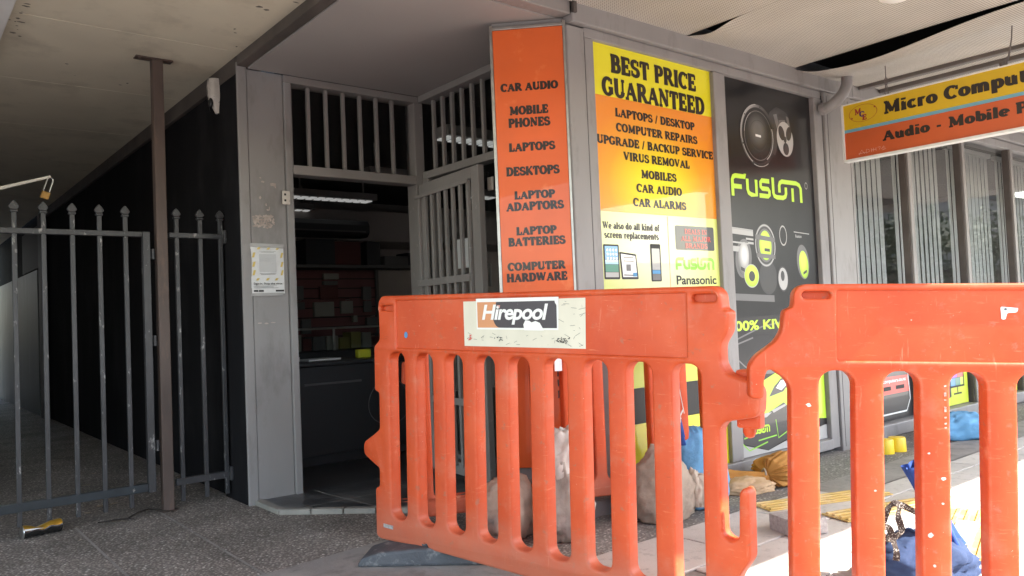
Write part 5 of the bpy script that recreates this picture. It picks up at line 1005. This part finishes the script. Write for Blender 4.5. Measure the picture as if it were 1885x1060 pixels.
# ------------------------------------------------------------------ sandbags and bundles
def lump(mb, c, s, rot, seed, fold=.10, flat=.62, nu=56, nv=34, lean=(0, 0), pleat=0, pk=14):
    c = Vector(c); R_ = Matrix.Rotation(rot, 3, 'Z')
    def fn(a, b_):
        th, ph = 2*pi*a, pi*b_-pi/2; d = Vector((cos(ph)*cos(th), cos(ph)*sin(th), sin(ph)))
        n1 = noise.noise(d*1.6+Vector((seed, 0, 0))); n2 = 1-abs(noise.noise(d*3.2+Vector((0, seed, 0))))*2; n3 = 1-abs(noise.noise(Vector((d.x*7, d.y*7, d.z*2.5))+Vector((seed, seed, 0))))*2
        wv = d*2.1+Vector((n1, noise.noise(d*2.3+Vector((9, seed, 3))), n2))*.6; cr = (1-abs(noise.noise(wv*1.3+Vector((seed*2, 1, 0)))))**6
        k = 1+fold*n1*1.6+fold*.6*n2+fold*.34*n3+fold*.9*(cr-.35)
        if pleat: k += pleat*sin(pk*th+seed)*max(0, sin(ph))**2
        p = Vector((d.x*s[0]*k, d.y*s[1]*k, d.z*s[2]*k)); 
        zb = -s[2]*flat
        if p.z < zb: p = Vector((p.x, p.y, zb+(p.z-zb)*.06))
        p.x += lean[0]*max(0, p.z); p.y += lean[1]*max(0, p.z)
        q_ = R_ @ p; return c+Vector((q_.x, q_.y, q_.z+s[2]*flat))
    mb.grid(fn, nu, nv, True); return mb
def neck(mb, p0, p1, r0_, rm, r1_, pk, seed, n=72, m_=16, flat=1):
    p0, p1 = Vector(p0), Vector(p1); t = (p1-p0).normalized(); a = t.orthogonal().normalized(); b_ = t.cross(a)
    def fn(u, v):
        r_ = r0_*(1-v)**2+rm*2*v*(1-v)+r1_*v*v if v < 0 else (r0_+(rm-r0_)*min(1, v/.5) if v < .5 else rm+(r1_-rm)*(v-.5)/.5)
        w = 1+.28*sin(pk*2*pi*u+seed)*abs(2*v-1)**.5*.8+.12*noise.noise(Vector((cos(2*pi*u)*2, sin(2*pi*u)*2, v*3+seed)))
        bend = .02*sin(v*3+seed); return p0+t*((p1-p0).length*v)+(a*cos(2*pi*u)*flat+b_*sin(2*pi*u))*r_*w+a*bend
    mb.grid(fn, n, m_, True); return mb
t = thing('sandbag', 'beige canvas sandbag slumped behind the sticker barrier near the doorway', 'sandbag', (2.30, 3.0, 0), 'sandbags around the barriers')
lump(MB(), (2.31, 2.97, .008), (.17, .13, .16), .6, 2.3, .12, .7).build('sack', 'beige', t, smooth=180)
t = thing('sandbag', 'off-white sandbag propped upright behind the middle of the sticker barrier', 'sandbag', (2.45, 2.80, 0), 'sandbags around the barriers')
lump(MB(), (2.50, 2.74, .22), (.10, .09, .15), .2, 5.1, .16, .8, lean=(.1, 0)).build('sack_top', 'offw', t, smooth=180)
lump(MB(), (2.47, 2.72, .008), (.12, .10, .20), .4, 7.7, .12, .75).build('sack', 'greybag', t, smooth=180)
t = thing('sandbag', 'taupe canvas sandbag on the aggregate below the blue strap bundle', 'sandbag', (3.0, 2.66, 0), 'sandbags around the barriers')
lump(MB(), (3.02, 2.63, .008), (.15, .13, .20), -.4, 1.2, .10, .62).build('sack', 'taupe', t, smooth=180)
lump(MB(), (3.15, 2.52, .06), (.04, .05, .10), .4, 4.4, .2, .6).build('sack_corner', 'beige', t, smooth=180)
t = thing('sandbag', 'light blue fabric sandbag standing beside the taupe sack', 'sandbag', (3.32, 2.66, 0), 'sandbags around the barriers')
lump(MB(), (3.33, 2.655, .008), (.15, .11, .26), -.9, 9.2, .10, .6, lean=(-.12, 0)).build('sack', 'ltblue', t, smooth=180)
q = MB(); neck(q, (3.165, 2.66, .66), (3.20, 2.68, .34), .035, .03, .055, 7, 1, 40, 14); t = thing('blue_bundle', 'royal blue fabric bundle with frayed strings hanging on the half hidden barrier', 'fabric bundle', (3.19, 2.7, .4)); q.build('cloth', 'royal', t, smooth=180)
q = MB(); random.seed(14)
for k in range(9):
    x = 3.15+random.uniform(-.02, .03); q.tube([(x, 2.625, .67-random.uniform(0, .03)), (x+random.uniform(-.02, .02), 2.615, .58), (x+random.uniform(-.03, .03), 2.615, .50+random.uniform(-.06, .03))], .0022, 5)
q.tube([(3.20, 2.62, .52), (3.14, 2.61, .47), (3.10, 2.61, .44)], .004, 5); q.build('frayed_string', 'offw', t, smooth=True)
# tan tied bag
t = thing('sandbag', 'tan sandbag with a tied gathered neck lying under the speaker poster', 'sandbag', (3.85, 2.62, 0), 'sandbags around the barriers')
K = Vector((3.90, 2.62, .085))
def tanbody(u, v):
    ax = Vector((.93, .10, .02)).normalized(); a = Vector((0, 0, 1)); a = (a-ax*a.dot(ax)).normalized(); b_ = ax.cross(a)
    r_ = .098*math.sqrt(max(0, 1-(1-min(1, v*2.1))**2)) if v < .48 else .098*(1-.25*((v-.48)/.52)**2); r_ = max(r_, .012)
    w = 1+.32*sin(15*2*pi*u+3*sin(5*2*pi*u))*max(0, 1-v*1.5)+.16*noise.noise(Vector((cos(2*pi*u)*1.8, sin(2*pi*u)*1.8, v*5)))+.08*noise.noise(Vector((cos(2*pi*u)*4, sin(2*pi*u)*4, v*9)))
    x = -.045*max(0, 1-abs(v-.2)/.22)+.34*v; p = K+ax*x+(a*cos(2*pi*u)*.92+b_*sin(2*pi*u)*1.15)*r_*w; p.z = max(.014, p.z); return p
q = MB(); q.grid(tanbody, 110, 30, True); q.build('sack', 'tan', t, smooth=180)
q = MB(); neck(q, K+Vector((0, 0, .0)), K+Vector((-.26, .18, -.035)), .018, .035, .055, 6, 2.2, 60, 14, 1.25); q.build('tail', 'tan', t, smooth=180)
q = MB(); q.tube([K+Vector((.0-.012, .008, 0))+Vector((.3*.03*cos(2*pi*j/14), .03*cos(2*pi*j/14)*.6, .03*sin(2*pi*j/14))) for j in range(15)], .006, 6, False); q.build('tie', 'taupe', t, smooth=True)
lump(MB(), (3.74, 2.66, .006), (.16, .08, .05), -.6, 3.3, .14, .5).build('loose_fold', 'tanp', t, smooth=180)
# right blue bag with webbing
t = thing('sandbag', 'dusty blue sandbag with speckled webbing loops behind the sunlit barrier', 'sandbag', (2.98, 1.37, 0), 'sandbags around the barriers')
lump(MB(), (2.98, 1.37, .010), (.19, .15, .10), -.6, 6.1, .12, .55).build('sack', 'dusk', t, smooth=180)
q = MB(); neck(q, (3.06, 1.31, .11), (2.985, 1.375, .425), .06, .03, .042, 5, 3.0, 50, 14); q.build('sack_neck', 'royal', t, smooth=180)
def webbing(pts, w=.011):
    q = MB(); pts = [Vector(p) for p in pts]
    fine = []
    for k in range(len(pts)-1):
        p0, p1, p2, p3 = pts[max(0, k-1)], pts[k], pts[k+1], pts[min(len(pts)-1, k+2)]
        for j in range(6): s_ = j/6; fine.append(.5*((2*p1)+(p2-p0)*s_+(2*p0-5*p1+4*p2-p3)*s_*s_+(3*p1-p0-3*p2+p3)*s_**3))
    fine.append(pts[-1]); n = len(fine); rib = []
    for k in range(n):
        tg = (fine[min(k+1, n-1)]-fine[max(k-1, 0)]).normalized(); sd_ = tg.cross(Vector((-.63, -.78, 0))).normalized(); tw = .4*sin(k*.5); sd_ = (sd_*cos(tw)+Vector((-.63, -.78, 0))*sin(tw)); rib.append((fine[k]-sd_*w, fine[k]+sd_*w))
    i = len(q.v)
    for a, b_ in rib: q.v += [a, b_]
    for k in range(n-1): q.f.append((2*k, 2*k+1, 2*k+3, 2*k+2))
    return q.build('webbing', 'strap', t, smooth=True, recalc=False)
webbing([[2.754, 1.389, 0.251], [2.767, 1.377, 0.296], [2.783, 1.362, 0.318], [2.805, 1.345, 0.31], [2.85, 1.31, 0.279]])
webbing([[2.779, 1.34, 0.308], [2.775, 1.345, 0.277], [2.784, 1.34, 0.229], [2.772, 1.35, 0.211], [2.746, 1.372, 0.199], [2.731, 1.383, 0.215]])
webbing([[2.689, 1.364, 0.253], [2.709, 1.348, 0.249], [2.719, 1.342, 0.214], [2.729, 1.336, 0.167], [2.728, 1.338, 0.135]])
t = thing('sandbag', 'blue sandbag lying flat against the sill of the lime window decal', 'sandbag', (6.1, 2.52, 0), 'sandbags around the barriers')
lump(MB(), (6.20, 2.50, .006), (.26, .15, .11), -.5, 8.0, .12, .6).build('sack', 'ltblue', t, smooth=180)
# yellow caps, block, tape, can, twig, litter
t = thing('plastic_pot', 'pair-left upright yellow plastic cap on the aggregate by the sill', 'cap', (5.33, 2.63, 0), 'yellow plastic caps by the sill')
for k, (x, y, lb) in enumerate(((5.30, 2.63, 'nearer bright yellow plastic cap standing on the aggregate by the sill'), (5.43, 2.61, 'farther yellow plastic cap with a pale side, touching the nearer cap'))):
    tt = t if k == 0 else thing('plastic_pot', lb, 'cap', (x, y, 0), 'yellow plastic caps by the sill')
    tt['label'] = lb; q = MB(); q.tube([(x, y, .004), (x, y, .09), (x, y, .098), (x, y, .100)], [.058, .056, .052, .035], 26); q.build('shell', 'yellowcap', tt, smooth=True); q = MB(); q.tube([(x, y, .100), (x, y, .1025)], .02, 16); q.build('centre_boss', 'yellowcap', tt, smooth=True)
q = MB(); q.prism(ID, [(3.177, 2.135), (3.115, 1.985), (3.28, 1.905), (3.345, 2.055)], .0115, .083); o_ = q.build('concrete_block', 'block', None, bevel=.004); tag(o_, 'grey concrete paver block lying loose on the pale paving', 'block')
q = MB(); q.grid(lambda a, b_: Vector((3.40, 1.42, .034+.0015*sin(b_*30)+.001*sin(a*9)))+Vector((.40, .10, 0))*b_+Vector((.03, -.09, 0))*(a-.5), 8, 40); tag(q.build('duct_tape', 'tape', smooth=True, recalc=False), 'strip of crinkled silver tape across the yellow ribbed strip', 'tape')
T = thing('drink_can', 'crushed black and gold drink can lying in front of the gate', 'can', (.66, 4.80, .02))
d_ = Vector((.176, .035, 0)); A0 = Vector((.570, 4.76, .038)); ax = d_.normalized()
def canp(u, v):
    sd_ = Vector((-ax.y, ax.x, 0)); pin = 1-.62*math.exp(-((v-.42)/.2)**2); c_, s_ = cos(2*pi*u), sin(2*pi*u)
    zz = s_*.033*(pin if s_ > 0 else 1); return A0+d_*v+sd_*c_*.033+Vector((0, 0, zz+.004*sin(v*16)*c_))
for nm, mm, f0, f1 in (('black_side', 'can', .44, 1.06), ('gold_side', 'cangold', .06, .44)):
    q = MB(); q.grid(lambda a, b_: canp(f0+(f1-f0)*a, b_), 24, 20); q.build(nm, mm, T, smooth=180)
q = MB(); q.tube([A0-ax*.006, A0-ax*.004, A0+ax*.001], [.026, .031, .033], 22); q.tube([A0+d_-ax*.001, A0+d_+ax*.005, A0+d_+ax*.007], [.033, .030, .026], 22); q.build('rim', 'canend', T, smooth=True)
q = MB(); q.poly(lambda a, b_, c_: canp(a, b_)+Vector((-.0006, -.001, .0014)), [(.41, .02), (.45, .02), (.45, .2), (.44, .35), (.41, .5), (.40, .5), (.42, .3)], 0); q.build('pale_stripe', 'stickw', T, recalc=False)
q = MB(); q.tube([(.925, 4.80, .012), (1.0, 4.75, .02), (1.06, 4.74, .018), (1.13, 4.80, .03), (1.20, 4.87, .022), (1.30, 4.74, .012)], [.003, .005, .005, .005, .004, .002], 7); q.tube([(1.06, 4.74, .018), (1.10, 4.71, .012)], [.004, .002], 6); tag(q.build('twig', 'twig', smooth=True), 'thin dark twig lying on the ground by the brown post', 'twig')
random.seed(31)
lit = [(1.20, 4.90, 'pale dry leaf beside the foot of the brown post', .03), (1.03, 5.22, 'flat pale scrap of litter behind the gate', .05), (1.20, 5.50, 'long pale scrap behind the gate near the post', .07), (1.10, 6.05, 'white fleck deep behind the gate', .03), (.78, 4.47, 'tiny pale chip before the gate', .015), (1.10, 5.25, 'brown leaf behind the lower gate rail', .035), (1.23, 6.5, 'small pale fleck far along the passage', .03), (1.36, 4.86, 'small chip at the fence panel foot', .014), (.93, 5.1, 'curled dry leaf under the gate rail', .03)]
for x, y, lb, s_ in lit:
    q = MB(); a0 = random.random()*3; q.grid(lambda a, b_: (x+s_*(cos(a0)*(a-.5)*1.6-sin(a0)*(b_-.5)*(1-abs(a-.5)*1.6)), y+s_*(sin(a0)*(a-.5)*1.6+cos(a0)*(b_-.5)*(1-abs(a-.5)*1.6)), .010+s_*.25*(a-.5)**2+s_*.2*abs(b_-.5)), 6, 4)
    tag(q.build('litter_scrap', random.choice(['leaf', 'offw', 'leaf']), smooth=True, recalc=False), lb, 'litter', 'litter scraps about the gate')

# ------------------------------------------------------------------ what the glass reflects: far side of the street
T = thing('opposite_shops', 'row of low shops across the street', 'building', (10, -18, 0))
part('wall', 'farwall', T, [(-25, 42, -24, -18, -.1, 2.9)]); part('parapet', 'farawn', T, [(-25, 42, -18.2, -17.95, 2.91, 3.2)]); part('awning', 'farawn', T, [(-25, 41.8, -17.94, -15.4, 2.5, 2.7)])
for k in range(10): MB().box(-22+k*6.4, -18+k*6.4, -17.98, -17.94, .4, 2.3).build('window', 'farglass', T)
T = thing('tall_shops', 'taller two storey shop row across the street with dark awning', 'building', (75, -18, 0))
part('wall', 'farwall', T, [(42.2, 130, -26, -18, -.1, 8.5)]); part('awning', 'farawn', T, [(42.4, 130, -17.98, -14.8, 2.8, 3.1)]); part('parapet', 'farawn', T, [(42.2, 130, -18.3, -17.9, 8.51, 9.0)])
for k in range(13): MB().box(44+k*6.4, 47+k*6.4, -17.98, -17.94, 4.6, 6.6).build('window', 'farglass', T)
def tree(x, y, h, r, seed, label):
    random.seed(seed); T = thing('street_tree', label, 'tree', (x, y, 0), 'street trees across the road'); q = MB(); q.tube([(x, y, -.1), (x+.1, y, h*.4), (x, y+.1, h*.75)], [.16, .12, .05], 8); q.build('trunk', 'bark', T, smooth=True); q = MB()
    for k in range(1600):
        a, b_, c_ = random.gauss(0, .42), random.gauss(0, .42), random.gauss(0, .4); p = Vector((x+a*r, y+b_*r, h*.72+c_*r)); u_ = Vector((random.uniform(-1, 1), random.uniform(-1, 1), random.uniform(-1, 1))).normalized()*.12; v_ = u_.orthogonal().normalized()*.07; q.face([p-u_, p+v_, p+u_, p-v_])
    q.build('crown', 'leafg', T, recalc=False)
tree(33, -9, 4.4, 2.2, 1, 'leafy street tree standing across the road'); tree(44, -9.5, 4.6, 2.4, 2, 'second leafy street tree further along the road')
